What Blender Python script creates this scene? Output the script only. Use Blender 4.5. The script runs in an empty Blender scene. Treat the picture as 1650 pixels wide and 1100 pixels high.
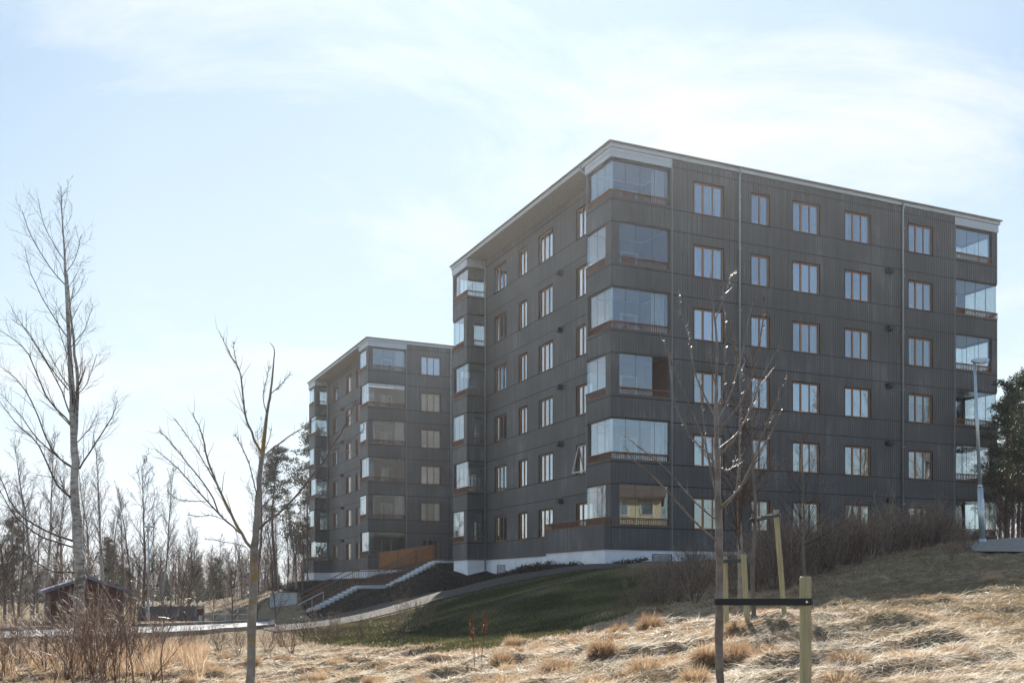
import bpy, math, random
import numpy as np
from mathutils import Vector, Matrix, noise
random.seed(7); rng = np.random.default_rng(7)
C = bpy.context.scene.collection
R = math.radians
F = 1671.0; CX = 825.0; HY = 950.0          # pinhole of the photograph: focal length and level line, in its pixels

def P(px, py, Y):
    return Vector(((px-CX)/F*Y, Y, (HY-py)/F*Y))

# ------------------------------------------------------------------ materials
def new_mat(name):
    m = bpy.data.materials.new(name); m.use_nodes = True
    nt = m.node_tree; nt.nodes.clear()
    out = nt.nodes.new('ShaderNodeOutputMaterial')
    return m, nt, out
def N(nt, t, **kw):
    n = nt.nodes.new(t)
    for k, v in kw.items():
        if k in ('operation', 'blend_type', 'data_type', 'attribute_name', 'noise_dimensions', 'wave_type', 'bands_direction', 'feature'): setattr(n, k, v)
        else: n.inputs[k].default_value = v
    return n
def rgb(c): return (c[0], c[1], c[2], 1)
def ramp(nt, stops):
    r = nt.nodes.new('ShaderNodeValToRGB'); e = r.color_ramp.elements
    while len(e) > 1: e.remove(e[-1])
    e[0].position = stops[0][0]; e[0].color = rgb(stops[0][1])
    for p, c in stops[1:]:
        x = e.new(p); x.color = rgb(c)
    return r
def simple(name, c, rough=.6, metal=0, var=.18, scale=6, bump=0, bscale=40, spec=.4, stretch=(1,1,1)):
    m, nt, out = new_mat(name); L = nt.links.new
    b = nt.nodes.new('ShaderNodeBsdfPrincipled')
    tc = nt.nodes.new('ShaderNodeTexCoord'); mp = nt.nodes.new('ShaderNodeMapping'); mp.inputs['Scale'].default_value = stretch
    L(tc.outputs['Object'], mp.inputs['Vector'])
    n = N(nt, 'ShaderNodeTexNoise', Scale=scale, Detail=6, Roughness=.6); L(mp.outputs[0], n.inputs['Vector'])
    r = ramp(nt, [(.3, tuple(x*(1-var) for x in c)), (.7, tuple(min(1, x*(1+var)) for x in c))])
    L(n.outputs['Fac'], r.inputs['Fac']); L(r.outputs[0], b.inputs['Base Color'])
    b.inputs['Roughness'].default_value = rough; b.inputs['Metallic'].default_value = metal
    b.inputs['Specular IOR Level'].default_value = spec
    if bump:
        n2 = N(nt, 'ShaderNodeTexNoise', Scale=bscale, Detail=4); L(mp.outputs[0], n2.inputs['Vector'])
        bp = N(nt, 'ShaderNodeBump', Strength=bump, Distance=.02); L(n2.outputs['Fac'], bp.inputs['Height']); L(bp.outputs[0], b.inputs['Normal'])
    L(b.outputs[0], out.inputs['Surface'])
    return m
M = {}
# painted timber cladding: slight board to board differences and vertical weathering streaks
def cladding():
    m, nt, out = new_mat('grey_cladding'); L = nt.links.new
    b = nt.nodes.new('ShaderNodeBsdfPrincipled'); tc = nt.nodes.new('ShaderNodeTexCoord')
    mp = nt.nodes.new('ShaderNodeMapping'); mp.inputs['Scale'].default_value = (3.6, 3.6, .12); L(tc.outputs['Object'], mp.inputs['Vector'])
    n = N(nt, 'ShaderNodeTexNoise', Scale=2.0, Detail=5, Roughness=.7); L(mp.outputs[0], n.inputs['Vector'])
    n2 = N(nt, 'ShaderNodeTexNoise', Scale=.35, Detail=3); L(tc.outputs['Object'], n2.inputs['Vector'])
    a = N(nt, 'ShaderNodeMath', operation='ADD'); L(n.outputs['Fac'], a.inputs[0]); L(n2.outputs['Fac'], a.inputs[1])
    r = ramp(nt, [(.72, (.090, .086, .084)), (1.0, (.130, .124, .121)), (1.25, (.175, .167, .162))]); r.color_ramp.elements[-1].position = 1
    md = N(nt, 'ShaderNodeMath', operation='MULTIPLY'); md.inputs[1].default_value = .85; L(a.outputs[0], md.inputs[0]); L(md.outputs[0], r.inputs['Fac'])
    L(r.outputs[0], b.inputs['Base Color']); b.inputs['Roughness'].default_value = .55; b.inputs['Specular IOR Level'].default_value = .35
    L(b.outputs[0], out.inputs['Surface']); return m
M['clad'] = cladding()
M['flash'] = simple('dark_flashing', (.018, .018, .018), .6, 0)
M['zinc'] = simple('zinc_fascia', (.50, .545, .59), .45, .15, var=.06, scale=1)
M['gutter'] = simple('roof_edge_metal', (.25, .25, .245), .5, .1, var=.08)
M['pipe'] = simple('galvanised_pipe', (.36, .42, .45), .4, .5, var=.1)
M['soffit'] = simple('soffit_boards', (.30, .28, .25), .7)
M['plinth'] = simple('rendered_plinth', (.84, .84, .85), .85, var=.14, scale=.9, bump=.15)
M['wood'] = simple('oiled_window_wood', (.36, .165, .07), .5, var=.2, scale=8, stretch=(4, 4, .5))
M['rail'] = simple('rust_brown_railing', (.23, .11, .06), .55, var=.2)
M['header'] = simple('dark_bronze_track', (.045, .038, .034), .45)
M['slab'] = simple('balcony_ceiling_paint', (.36, .36, .35), .8, var=.08)
M['inner'] = simple('balcony_inner_cladding', (.15, .085, .058), .6, var=.22, scale=5, stretch=(4, 4, .3))
M['white'] = simple('white_frame_paint', (.7, .7, .68), .5, var=.03)
M['room'] = simple('room_plaster', (.42, .40, .37), .9, var=.1, scale=1)
M['vent'] = simple('black_vent_cowl', (.035, .035, .035), .5)
M['hatch'] = simple('grey_louvre_hatch', (.13, .135, .15), .5)
M['hatchlight'] = simple('weathered_concrete', (.30, .30, .29), .85, var=.15, scale=3)
M['screen'] = simple('orange_stained_slats', (.46, .175, .045), .55, var=.2, scale=5, stretch=(5, 5, .4))
M['concrete'] = simple('pale_concrete', (.62, .62, .61), .85, var=.12, scale=3, bump=.2)
M['galv'] = simple('galvanised_steel', (.5, .55, .58), .35, .6, var=.12, scale=4)
M['stake'] = simple('pressure_treated_pine', (.42, .36, .20), .65, var=.28, scale=7, bump=.35, bscale=30, stretch=(6, 6, .5))
M['strap'] = simple('black_rubber_strap', (.018, .018, .018), .55, var=.2)
M['screw'] = simple('screw_steel', (.6, .6, .6), .3, .9)
M['shedwall'] = simple('falu_red_brown_boards', (.10, .032, .026), .8, var=.25, scale=4, stretch=(5, 5, .3))
M['shedroof'] = simple('grey_sheet_roof', (.16, .155, .2), .5, var=.1)
M['redbox'] = simple('dark_red_plastic', (.09, .022, .02), .5)
M['housewall'] = simple('pale_yellow_board', (.62, .56, .38), .8, var=.06, scale=2)
M['houseroof'] = simple('brown_tile_roof', (.13, .10, .085), .8, var=.2, scale=6)
M['bark'] = simple('grey_brown_bark', (.16, .135, .115), .75, var=.35, scale=14, bump=.5, bscale=50, stretch=(1, 1, .35))
M['barkdark'] = simple('dark_twig_bark', (.075, .05, .042), .8, var=.3, scale=10, spec=.15)
M['barkred'] = simple('reddish_twig_bark', (.12, .058, .04), .5, var=.3, scale=10)
M['barkfar'] = simple('wood_edge_bark', (.17, .125, .10), .85, var=.3, scale=3, spec=.15)
M['pinebark'] = simple('pine_bark', (.15, .085, .055), .85, var=.35, scale=5, bump=.4)
M['asphalt'] = simple('asphalt', (.27, .26, .25), .45, var=.12, scale=1.5, bump=.1, bscale=120)
M['gravel'] = simple('gravel', (.068, .057, .043), .95, var=.25, scale=14, bump=.5, bscale=60)
M['grit'] = simple('worn_grit', (.24, .215, .185), .95, var=.3, scale=9, bump=.4, bscale=50)
M['kerb'] = simple('granite_kerb', (.22, .21, .20), .8, var=.2)
M['soil'] = simple('bare_soil', (.035, .026, .02), .95, var=.4, scale=5, bump=.8, bscale=25)
def young_bark():      # smooth shiny bark with lichen flecks
    m, nt, out = new_mat('young_smooth_bark'); L = nt.links.new
    b = nt.nodes.new('ShaderNodeBsdfPrincipled'); tc = nt.nodes.new('ShaderNodeTexCoord')
    n = N(nt, 'ShaderNodeTexNoise', Scale=9, Detail=6, Roughness=.65); L(tc.outputs['Object'], n.inputs['Vector'])
    r = ramp(nt, [(.3, (.08, .052, .04)), (.5, (.175, .135, .108)), (.72, (.30, .26, .22))]); L(n.outputs['Fac'], r.inputs['Fac'])
    L(r.outputs[0], b.inputs['Base Color']); b.inputs['Roughness'].default_value = .4; b.inputs['Specular IOR Level'].default_value = .6
    n2 = N(nt, 'ShaderNodeTexNoise', Scale=60, Detail=3); L(tc.outputs['Object'], n2.inputs['Vector'])
    bp = N(nt, 'ShaderNodeBump', Strength=.4, Distance=.01); L(n2.outputs['Fac'], bp.inputs['Height']); L(bp.outputs[0], b.inputs['Normal'])
    L(b.outputs[0], out.inputs['Surface']); return m
M['young'] = young_bark()
def lichen_bark():
    m, nt, out = new_mat('lichen_bark'); L = nt.links.new
    b = nt.nodes.new('ShaderNodeBsdfPrincipled'); tc = nt.nodes.new('ShaderNodeTexCoord')
    n = N(nt, 'ShaderNodeTexNoise', Scale=7, Detail=6, Roughness=.65); L(tc.outputs['Object'], n.inputs['Vector'])
    r = ramp(nt, [(.3, (.13, .11, .09)), (.55, (.26, .235, .20)), (.75, (.38, .365, .32))]); L(n.outputs['Fac'], r.inputs['Fac'])
    n3 = N(nt, 'ShaderNodeTexNoise', Scale=2.6, Detail=5, Roughness=.7); L(tc.outputs['Object'], n3.inputs['Vector'])
    r3 = ramp(nt, [(.53, (0, 0, 0)), (.58, (1, 1, 1))]); L(n3.outputs['Fac'], r3.inputs['Fac'])
    mx = N(nt, 'ShaderNodeMixRGB'); L(r3.outputs[0], mx.inputs['Fac']); L(r.outputs[0], mx.inputs['Color1']); mx.inputs['Color2'].default_value = (.26, .17, .035, 1)
    L(mx.outputs[0], b.inputs['Base Color']); b.inputs['Roughness'].default_value = .6
    n2 = N(nt, 'ShaderNodeTexNoise', Scale=50, Detail=3); L(tc.outputs['Object'], n2.inputs['Vector'])
    bp = N(nt, 'ShaderNodeBump', Strength=.5, Distance=.01); L(n2.outputs['Fac'], bp.inputs['Height']); L(bp.outputs[0], b.inputs['Normal'])
    L(b.outputs[0], out.inputs['Surface']); return m
M['lichen'] = lichen_bark()
def birch_bark():
    m, nt, out = new_mat('birch_bark'); L = nt.links.new
    b = nt.nodes.new('ShaderNodeBsdfPrincipled'); tc = nt.nodes.new('ShaderNodeTexCoord')
    mp = nt.nodes.new('ShaderNodeMapping'); mp.inputs['Scale'].default_value = (1.6, 1.6, 5.0); L(tc.outputs['Object'], mp.inputs['Vector'])
    n = N(nt, 'ShaderNodeTexNoise', Scale=3.2, Detail=7, Roughness=.8); L(mp.outputs[0], n.inputs['Vector'])
    nb = N(nt, 'ShaderNodeTexNoise', Scale=.7, Detail=4, Roughness=.7); L(tc.outputs['Object'], nb.inputs['Vector'])
    mm = N(nt, 'ShaderNodeMath', operation='MULTIPLY_ADD'); mm.inputs[1].default_value = .7; L(nb.outputs['Fac'], mm.inputs[0]); L(n.outputs['Fac'], mm.inputs[2])
    r = ramp(nt, [(.70, (.045, .04, .036)), (.82, (.27, .25, .22)), (.98, (.50, .48, .45))]); L(mm.outputs[0], r.inputs['Fac'])
    L(r.outputs[0], b.inputs['Base Color']); b.inputs['Roughness'].default_value = .7
    L(b.outputs[0], out.inputs['Surface']); return m
M['birch'] = birch_bark()
def glass(name, base, tint, edge=1.0):
    m, nt, out = new_mat(name); L = nt.links.new
    t = nt.nodes.new('ShaderNodeBsdfTransparent'); t.inputs[0].default_value = rgb(tint)
    g = nt.nodes.new('ShaderNodeBsdfGlossy'); g.inputs['Roughness'].default_value = .0; g.inputs['Color'].default_value = (.93, .96, 1, 1)
    lw = nt.nodes.new('ShaderNodeLayerWeight'); lw.inputs['Blend'].default_value = .5
    pw = N(nt, 'ShaderNodeMath', operation='POWER'); pw.inputs[1].default_value = 4; L(lw.outputs['Facing'], pw.inputs[0])
    mr = nt.nodes.new('ShaderNodeMapRange'); mr.inputs['To Min'].default_value = base; mr.inputs['To Max'].default_value = edge
    L(pw.outputs[0], mr.inputs['Value'])
    oi = nt.nodes.new('ShaderNodeObjectInfo'); rr_ = nt.nodes.new('ShaderNodeMapRange'); rr_.inputs['To Min'].default_value = base*.6; rr_.inputs['To Max'].default_value = base*1.3
    L(oi.outputs['Random'], rr_.inputs['Value']); L(rr_.outputs[0], mr.inputs['To Min'])
    tc = nt.nodes.new('ShaderNodeTexCoord')
    n = N(nt, 'ShaderNodeTexNoise', Scale=.9, Detail=2); L(tc.outputs['Object'], n.inputs['Vector'])
    bp = N(nt, 'ShaderNodeBump', Strength=.25, Distance=.004); L(n.outputs['Fac'], bp.inputs['Height']); L(bp.outputs[0], g.inputs['Normal'])
    mx = nt.nodes.new('ShaderNodeMixShader'); L(mr.outputs[0], mx.inputs['Fac']); L(t.outputs[0], mx.inputs[1]); L(g.outputs[0], mx.inputs[2])
    L(mx.outputs[0], out.inputs['Surface']); return m
M['pane'] = glass('window_glass', .34, (.72, .78, .78))
M['bglass'] = glass('balcony_glass', .17, (.84, .88, .89))
def fabric(name, c):
    m, nt, out = new_mat(name); L = nt.links.new
    d = nt.nodes.new('ShaderNodeBsdfDiffuse'); d.inputs[0].default_value = rgb(c)
    t = nt.nodes.new('ShaderNodeBsdfTranslucent'); t.inputs[0].default_value = rgb(c)
    mx = nt.nodes.new('ShaderNodeMixShader'); mx.inputs[0].default_value = .3
    L(d.outputs[0], mx.inputs[1]); L(t.outputs[0], mx.inputs[2]); L(mx.outputs[0], out.inputs['Surface']); return m
M['curtain'] = fabric('sheer_curtain', (.8, .8, .78)); M['curtain2'] = fabric('beige_curtain', (.5, .42, .33))
def blade(name, stops, trans=.35, rough=.5, spec=True):
    m, nt, out = new_mat(name); L = nt.links.new
    at = N(nt, 'ShaderNodeAttribute', attribute_name='tint'); r = ramp(nt, stops); L(at.outputs['Fac'], r.inputs['Fac'])
    b = nt.nodes.new('ShaderNodeBsdfPrincipled'); b.inputs['Roughness'].default_value = rough; b.inputs['Specular IOR Level'].default_value = .5 if spec else .1
    ga = N(nt, 'ShaderNodeAttribute', attribute_name='green'); gm = nt.nodes.new('ShaderNodeMixRGB'); L(ga.outputs['Fac'], gm.inputs['Fac']); L(r.outputs[0], gm.inputs['Color1']); gm.inputs['Color2'].default_value = (.13, .115, .05, 1)
    L(gm.outputs[0], b.inputs['Base Color'])
    t = nt.nodes.new('ShaderNodeBsdfTranslucent'); L(gm.outputs[0], t.inputs[0])
    mx = nt.nodes.new('ShaderNodeMixShader'); mx.inputs[0].default_value = trans
    L(b.outputs[0], mx.inputs[1]); L(t.outputs[0], mx.inputs[2]); L(mx.outputs[0], out.inputs['Surface']); return m
M['dry'] = blade('dry_straw', [(0, (.28, .145, .07)), (.3, (.50, .33, .19)), (.65, (.66, .55, .41)), (1, (.84, .77, .66))], .5)
M['tussock'] = blade('rusty_tussock_straw', [(0, (.19, .105, .055)), (.5, (.44, .28, .155)), (1, (.68, .53, .36))], .45)
M['greenblade'] = blade('lawn_blades', [(0, (.06, .06, .016)), (.55, (.125, .118, .036)), (1, (.26, .21, .10))], .3)
M['needle'] = blade('pine_needles', [(0, (.03, .044, .02)), (.6, (.065, .082, .036)), (1, (.13, .125, .06))], .2)
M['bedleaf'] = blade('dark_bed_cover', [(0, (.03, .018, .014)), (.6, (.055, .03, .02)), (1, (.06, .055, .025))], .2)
M['twig'] = blade('thicket_twigs', [(0, (.06, .032, .022)), (.5, (.20, .115, .075)), (1, (.50, .38, .27))], 0)
M['dock'] = blade('rust_red_seed_heads', [(0, (.10, .03, .016)), (1, (.30, .115, .05))], .3)
M['leafdead'] = blade('dead_brown_leaves', [(0, (.12, .05, .02)), (1, (.28, .13, .05))], .35)

# ------------------------------------------------------------------ mesh helpers
class MB:
    def __init__(s): s.v = []; s.f = []
    def box(s, x0, x1, y0, y1, z0, z1):
        i = len(s.v)
        s.v += [(x0,y0,z0),(x1,y0,z0),(x1,y1,z0),(x0,y1,z0),(x0,y0,z1),(x1,y0,z1),(x1,y1,z1),(x0,y1,z1)]
        s.f += [(i,i+3,i+2,i+1),(i+4,i+5,i+6,i+7),(i,i+1,i+5,i+4),(i+1,i+2,i+6,i+5),(i+2,i+3,i+7,i+6),(i+3,i,i+4,i+7)]
    def quad(s, a, b, c, d):
        i = len(s.v); s.v += [tuple(a), tuple(b), tuple(c), tuple(d)]; s.f.append((i, i+1, i+2, i+3))
    def fbox(s, fr, s0, s1, d0, d1, z0, z1):     # box in a wall frame: along the wall, out of it, up
        i = len(s.v)
        for z in (z0, z1):
            for (a, d) in ((s0,d0),(s1,d0),(s1,d1),(s0,d1)): s.v.append(fr(a, d, z))
        s.f += [(i,i+3,i+2,i+1),(i+4,i+5,i+6,i+7),(i,i+1,i+5,i+4),(i+1,i+2,i+6,i+5),(i+2,i+3,i+7,i+6),(i+3,i,i+4,i+7)]
    def tube(s, pts, rad, n=4, cap=True):
        k = len(pts)
        if k < 2: return
        base = len(s.v); pts = [Vector(p) for p in pts]
        u = None
        for i, p in enumerate(pts):
            d = (pts[min(i+1, k-1)] - pts[max(i-1, 0)])
            if d.length < 1e-7: d = Vector((0,0,1))
            d.normalize()
            if u is None: u = d.orthogonal().normalized()
            else:
                u = u - d*u.dot(d)
                u = u.normalized() if u.length > 1e-5 else d.orthogonal().normalized()
            w = d.cross(u); r = rad[i]
            for j in range(n):
                a = 2*math.pi*j/n
                q = p + u*(math.cos(a)*r) + w*(math.sin(a)*r); s.v.append((q.x, q.y, q.z))
        for i in range(k-1):
            for j in range(n):
                a = base+i*n+j; b = base+i*n+(j+1) % n
                s.f.append((a, b, b+n, a+n))
        if cap and n > 3 :
            s.f.append(tuple(base+j for j in range(n))[::-1]); s.f.append(tuple(base+(k-1)*n+j for j in range(n)))
    def build(s, name, mat, parent=None, off=(0,0,0), smooth=False, bevel=0):
        me = bpy.data.meshes.new(name)
        v = s.v if off == (0,0,0) else [(a[0]-off[0], a[1]-off[1], a[2]-off[2]) for a in s.v]
        me.from_pydata(v, [], s.f); me.materials.append(mat)
        if smooth: me.polygons.foreach_set('use_smooth', [True]*len(me.polygons))
        me.update()
        o = bpy.data.objects.new(name, me); C.objects.link(o)
        if parent: o.parent = parent
        if bevel:
            b = o.modifiers.new('bevel', 'BEVEL'); b.width = bevel; b.segments = 2; b.limit_method = 'ANGLE'
        return o
def tag(o, label=None, cat=None, group=None, kind=None):
    if label: o['label'] = label
    if cat: o['category'] = cat
    if group: o['group'] = group
    if kind: o['kind'] = kind
    return o
def empty(name, loc, rz=0):
    o = bpy.data.objects.new(name, None); C.objects.link(o); o.location = loc; o.rotation_euler = (0, 0, rz); o.empty_display_size = .3
    return o
def part(name, me, parent, loc=(0,0,0), rz=0):
    o = bpy.data.objects.new(name, me); C.objects.link(o); o.parent = parent; o.location = loc; o.rotation_euler = (0, 0, rz); return o
def copy_tree(o, parent=None):
    c = o.copy(); C.objects.link(c); c.parent = parent
    for ch in o.children: copy_tree(ch, c)
    return c
def np_obj(name, V, Q, mat, tint=None, parent=None):       # quads only
    me = bpy.data.meshes.new(name); nv = len(V); nq = len(Q)
    me.vertices.add(nv); me.vertices.foreach_set('co', np.asarray(V, np.float32).ravel())
    me.loops.add(nq*4); me.loops.foreach_set('vertex_index', np.asarray(Q, np.int32).ravel())
    me.polygons.add(nq); me.polygons.foreach_set('loop_start', np.arange(nq, dtype=np.int32)*4)
    me.polygons.foreach_set('loop_total', np.full(nq, 4, np.int32))
    if tint is not None:
        a = me.attributes.new('tint', 'FLOAT', 'POINT'); a.data.foreach_set('value', np.asarray(tint, np.float32))
    me.materials.append(mat); me.update(calc_edges=True); me.validate()
    o = bpy.data.objects.new(name, me); C.objects.link(o)
    if parent: o.parent = parent
    return o
def blades(root, d, length, width, droop, tint, seed=0):
    """strips of two quads: root Nx3, unit direction Nx3, length N, width N, droop N (how far the tip falls)."""
    g = np.random.default_rng(seed); n = len(root)
    side = np.cross(d, g.normal(size=(n, 3))); side /= np.linalg.norm(side, axis=1)[:, None]+1e-9
    L = length[:, None]; w = (width/2)[:, None]*side; dn = np.zeros((n, 3)); dn[:, 2] = -1
    mid = root + d*L*.5 + dn*(droop*length*.2)[:, None]
    tip = root + d*L*.95 + dn*(droop*length*.75)[:, None]
    V = np.stack([root-w, root+w, mid-w*.8, mid+w*.8, tip-w*.15, tip+w*.15], 1).reshape(-1, 3)
    b = np.arange(n)[:, None]*6
    Q = np.concatenate([b+np.array([[0,1,3,2]]), b+np.array([[2,3,5,4]])], 1).reshape(-1, 4)
    return V, Q, np.repeat(tint, 6)
def merge(list_):
    Vs, Qs, Ts, o = [], [], [], 0
    for V, Q, T in list_:
        Vs.append(V); Qs.append(Q+o); Ts.append(T); o += len(V)
    return np.concatenate(Vs), np.concatenate(Qs), np.concatenate(Ts)
def mb_arrays(mb, tint=.5):
    q = [f for f in mb.f if len(f) == 4]
    return np.array(mb.v, float), np.array(q, int), np.full(len(mb.v), tint)
def replicate(proto, xf):       # xf: rows x, y, z, scale, rotation, height scale, tint shift
    V, Q, T = proto; out = []
    for (x, y, z, s, a, hs, dt) in xf:
        c, n = math.cos(a)*s, math.sin(a)*s
        W = np.empty_like(V); W[:, 0] = V[:, 0]*c-V[:, 1]*n+x; W[:, 1] = V[:, 0]*n+V[:, 1]*c+y; W[:, 2] = V[:, 2]*hs+z
        out.append((W, Q, np.clip(T+dt, 0, 1)))
    return merge(out)

# ------------------------------------------------------------------ terrain
AO = np.array([4.54, 47.4]); BO = np.array([-11.57, 83.3])
dR = np.array([.9104, .4138]); dL = np.array([-.4138, .9104])
def bp(o, u, v): p = o+dR*u+dL*v; return p[0], p[1]
def im(px, py, Y): p = P(px, py, Y); return (p.x, p.y, p.z)
ctrl = []
for (u, v, z) in [(-.4,20,1.15),(1,15.8,.72),(-.6,6.4,1.35),(-.4,-.3,1.18),(5.5,-.3,1.3),(10,-.4,1.5),(15,-.4,1.95),(24.8,-.3,2.62),(24.8,20,3.0),(12,20,2.6),(1,20.4,1.6)]:
    x, y = bp(AO, u, v); ctrl.append((x, y, z))
for (u, v, z) in [(-.4,20,.7),(-.4,0,.9),(10,0,2.0),(24.6,0,2.6),(24.6,20,2.6),(0,10,.8)]:
    x, y = bp(BO, u, v); ctrl.append((x, y, z))
ctrl += [im(*a) for a in [
    (1050,988,22),(1170,996,14.3),(1260,980,15.5),(870,1038,21),(700,1043,27),(850,952,37),(930,930,41),(782,943,50),(612,985,54),(530,1010,50),
    (640,1022,38),(945,1100,11.4),(945,1032,16.5),(700,1100,14.6),(400,1100,17.2),(100,1100,17.8),(520,1060,24),(300,1060,25),(100,1060,26),
    (1583,868,34),(1650,885,32),(1500,930,23.5),(1500,1000,14.5),(1500,1100,9.2),(1640,1000,14.5),(1640,1100,8.4),(1300,1040,10.8),(1150,1100,9.8),(1400,905,27),
    (0,1034,34.5),(200,1028,37),(390,1018,42),(0,1012,46),(239,1000,58),(140,1008,52),(430,1006,52),(60,990,72),(330,985,82),(1100,1052,13.2),(1280,1006,13.5),
    (1540,872,40),(1400,890,36),(1200,925,31)]]
ctrl += [(-12.6,68.6,-1.45),(-9.0,70,-.1),(-5.0,71,1.5),(-4.2,73.5,1.95),(-8,67,-.3),(-14,72,-1.3),(-20,78,-1.2),(-3,63,.75),(-6,62,-.2),
    (0,0,-1.6),(1,6.5,-1.42),(-4,8,-1.55),(-10,8,-1.6),(-20,15,-1.65),(6,4,-1.25),(12,8,-.7),(20,15,.2),(-6,-15,-1.6),(15,-15,-.8),(-30,0,-1.7),(40,0,1.2),(55,13,2.4),(42,40,2.4),(40,60,2.8),
    (-40,30,-1.7),(-40,60,-1.75),(-60,100,-2),(-25,110,-1.6),(-60,140,-2.2),(0,140,1.0),(40,110,3),(70,140,3.2),(-90,20,-2),(-90,100,-2.2),(90,20,3.2),(90,90,3.5),(-30,90,-1.6),(30,24,.9),(26,32,1.6),
    (0,-60,-1.6),(-90,-60,-2),(90,-60,2),(-90,200,-2.5),(0,200,0),(100,200,3)]
ctrl = np.array(ctrl)
def tps_fit(c):
    X = c[:, :2]/20.; n = len(c)
    d = np.linalg.norm(X[:, None]-X[None], axis=2); K = np.where(d > 0, d*d*np.log(d+1e-12), 0)+np.eye(n)*.02
    Pm = np.hstack([np.ones((n, 1)), X]); A = np.zeros((n+3, n+3)); A[:n, :n] = K; A[:n, n:] = Pm; A[n:, :n] = Pm.T
    return np.linalg.solve(A, np.concatenate([c[:, 2], np.zeros(3)])), X
TW, TX = tps_fit(ctrl)
def hgt(x, y):
    x = np.atleast_1d(np.asarray(x, float)); y = np.atleast_1d(np.asarray(y, float))
    out = np.empty(len(x))
    for i in range(0, len(x), 20000):
        a = np.clip(x[i:i+20000], -120, 120)/20; b = np.clip(y[i:i+20000], -60, 200)/20
        d2 = (a[:, None]-TX[None, :, 0])**2+(b[:, None]-TX[None, :, 1])**2
        out[i:i+20000] = (np.where(d2 > 0, d2*np.log(d2+1e-12)*.5, 0))@TW[:-3]+TW[-3]+TW[-2]*a+TW[-1]*b
    return out
def H(x, y): return float(hgt(x, y)[0])
_cache = {}
def G(px, py):                      # where a sight line meets the smooth terrain
    Ys = np.concatenate([np.arange(6, 30, .1), np.arange(30, 160, .3)])
    xs = (px-CX)/F*Ys; zs = (HY-py)/F*Ys; hh = hgt(xs, Ys); k = np.where(zs <= hh)[0]
    i = k[0] if len(k) else len(Ys)-1
    return (xs[i], Ys[i], hh[i])
def inpoly(x, y, poly):
    x = np.asarray(x); y = np.asarray(y); r = np.zeros(x.shape, bool); n = len(poly)
    for i in range(n):
        x1, y1 = poly[i][:2]; x2, y2 = poly[(i+1) % n][:2]
        c = ((y1 > y) != (y2 > y)) & (x < (x2-x1)*(y-y1)/(y2-y1+1e-12)+x1); r ^= c
    return r
def vnoise(x, y, s, seed=0.0):
    return np.array([noise.noise(Vector((a*s, b*s, seed))) for a, b in zip(x, y)])
lawn_poly = [G(*a) for a in [(470,1018),(560,1006),(697,973),(782,952),(867,933),(940,921),(994,916),(1060,925),(1075,965),(1055,980),(1000,990),(950,1003),(900,1022),(860,1033),(780,1042),(700,1046),(640,1040),(560,1040),(500,1032)]]
path_up = [(421,1012),(500,998),(612,974),(700,955),(782,937),(870,921),(951,910),(1010,909)]
path_dn = [(442,1020),(520,1010),(612,993),(697,971),(782,950),(867,931),(940,920),(1010,915)]
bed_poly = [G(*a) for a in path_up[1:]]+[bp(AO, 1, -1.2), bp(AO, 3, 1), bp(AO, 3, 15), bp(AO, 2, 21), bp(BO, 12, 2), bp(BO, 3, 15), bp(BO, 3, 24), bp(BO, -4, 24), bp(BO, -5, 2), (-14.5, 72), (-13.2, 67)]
# --- ground sheet
def axis(spec):
    out = []
    for a, b, st in spec: out += list(np.arange(a, b, st))
    return np.array(out+[spec[-1][1]])
gx = axis([(-900,-120,60),(-120,-40,4),(-40,-12,.8),(-12,19,.13),(19,45,.8),(45,120,4),(120,900,60)])
gy = axis([(-400,-40,40),(-40,0,5),(0,7,.8),(7,30,.13),(30,80,.5),(80,200,4),(200,1500,65)])
GX, GY = np.meshgrid(gx, gy); fx, fy = GX.ravel(), GY.ravel(); fz = hgt(fx, fy)
lawn_m = inpoly(fx, fy, lawn_poly); bed_m = inpoly(fx, fy, bed_poly)
near = (fy > 6) & (fy < 40) & (np.abs(fx) < 22)
hp_a = [(17.2, 34.0), (14.6, 33.2), (13.6, 30.5), (16, 26.5), (24, 20)]; hp_b = [(26, 52), (19.5, 38.5), (19.0, 33), (21, 29.5), (30, 24)]
road_up = [(-300,1036),(0,1019),(200,1011),(330,1007),(410,1003),(440,1001)]; road_dn = [(-300,1060),(0,1036),(200,1029),(330,1022),(410,1014),(448,1010)]
paved = [hp_a+hp_b[::-1], [G(*a) for a in road_up]+[G(*a) for a in road_dn[::-1]], [G(*a) for a in path_up]+[G(*a) for a in path_dn[::-1]]]
def drymask(x, y):
    m = ~inpoly(x, y, lawn_poly) & ~inpoly(x, y, bed_poly)
    for p in paved: m &= ~inpoly(x, y, p)
    return m
def mounds(x, y):                    # flattened winter grass lies in low drifts
    u = x*.92+y*.40; v = -x*.40+y*.92
    n1 = vnoise(u*.55, v*1.5, 1.1, 1.3); n2 = vnoise(u*.75, v*1.7, 1.15, 4.1); n3 = vnoise(x, y, 5.5, 9.0)
    return .20*(1-np.abs(n1)*2.4)*.5+.30*np.maximum(n2, 0)**1.2+.035*n3-.16
bz = np.zeros(len(fx)); idx = np.where(near)[0]
w = drymask(fx[idx], fy[idx])*np.clip((40-fy[idx])/10, 0, 1)
bz[idx] = mounds(fx[idx], fy[idx])*w+(1-w)*.03*vnoise(fx[idx], fy[idx], 1.1, 2.2)
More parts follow.
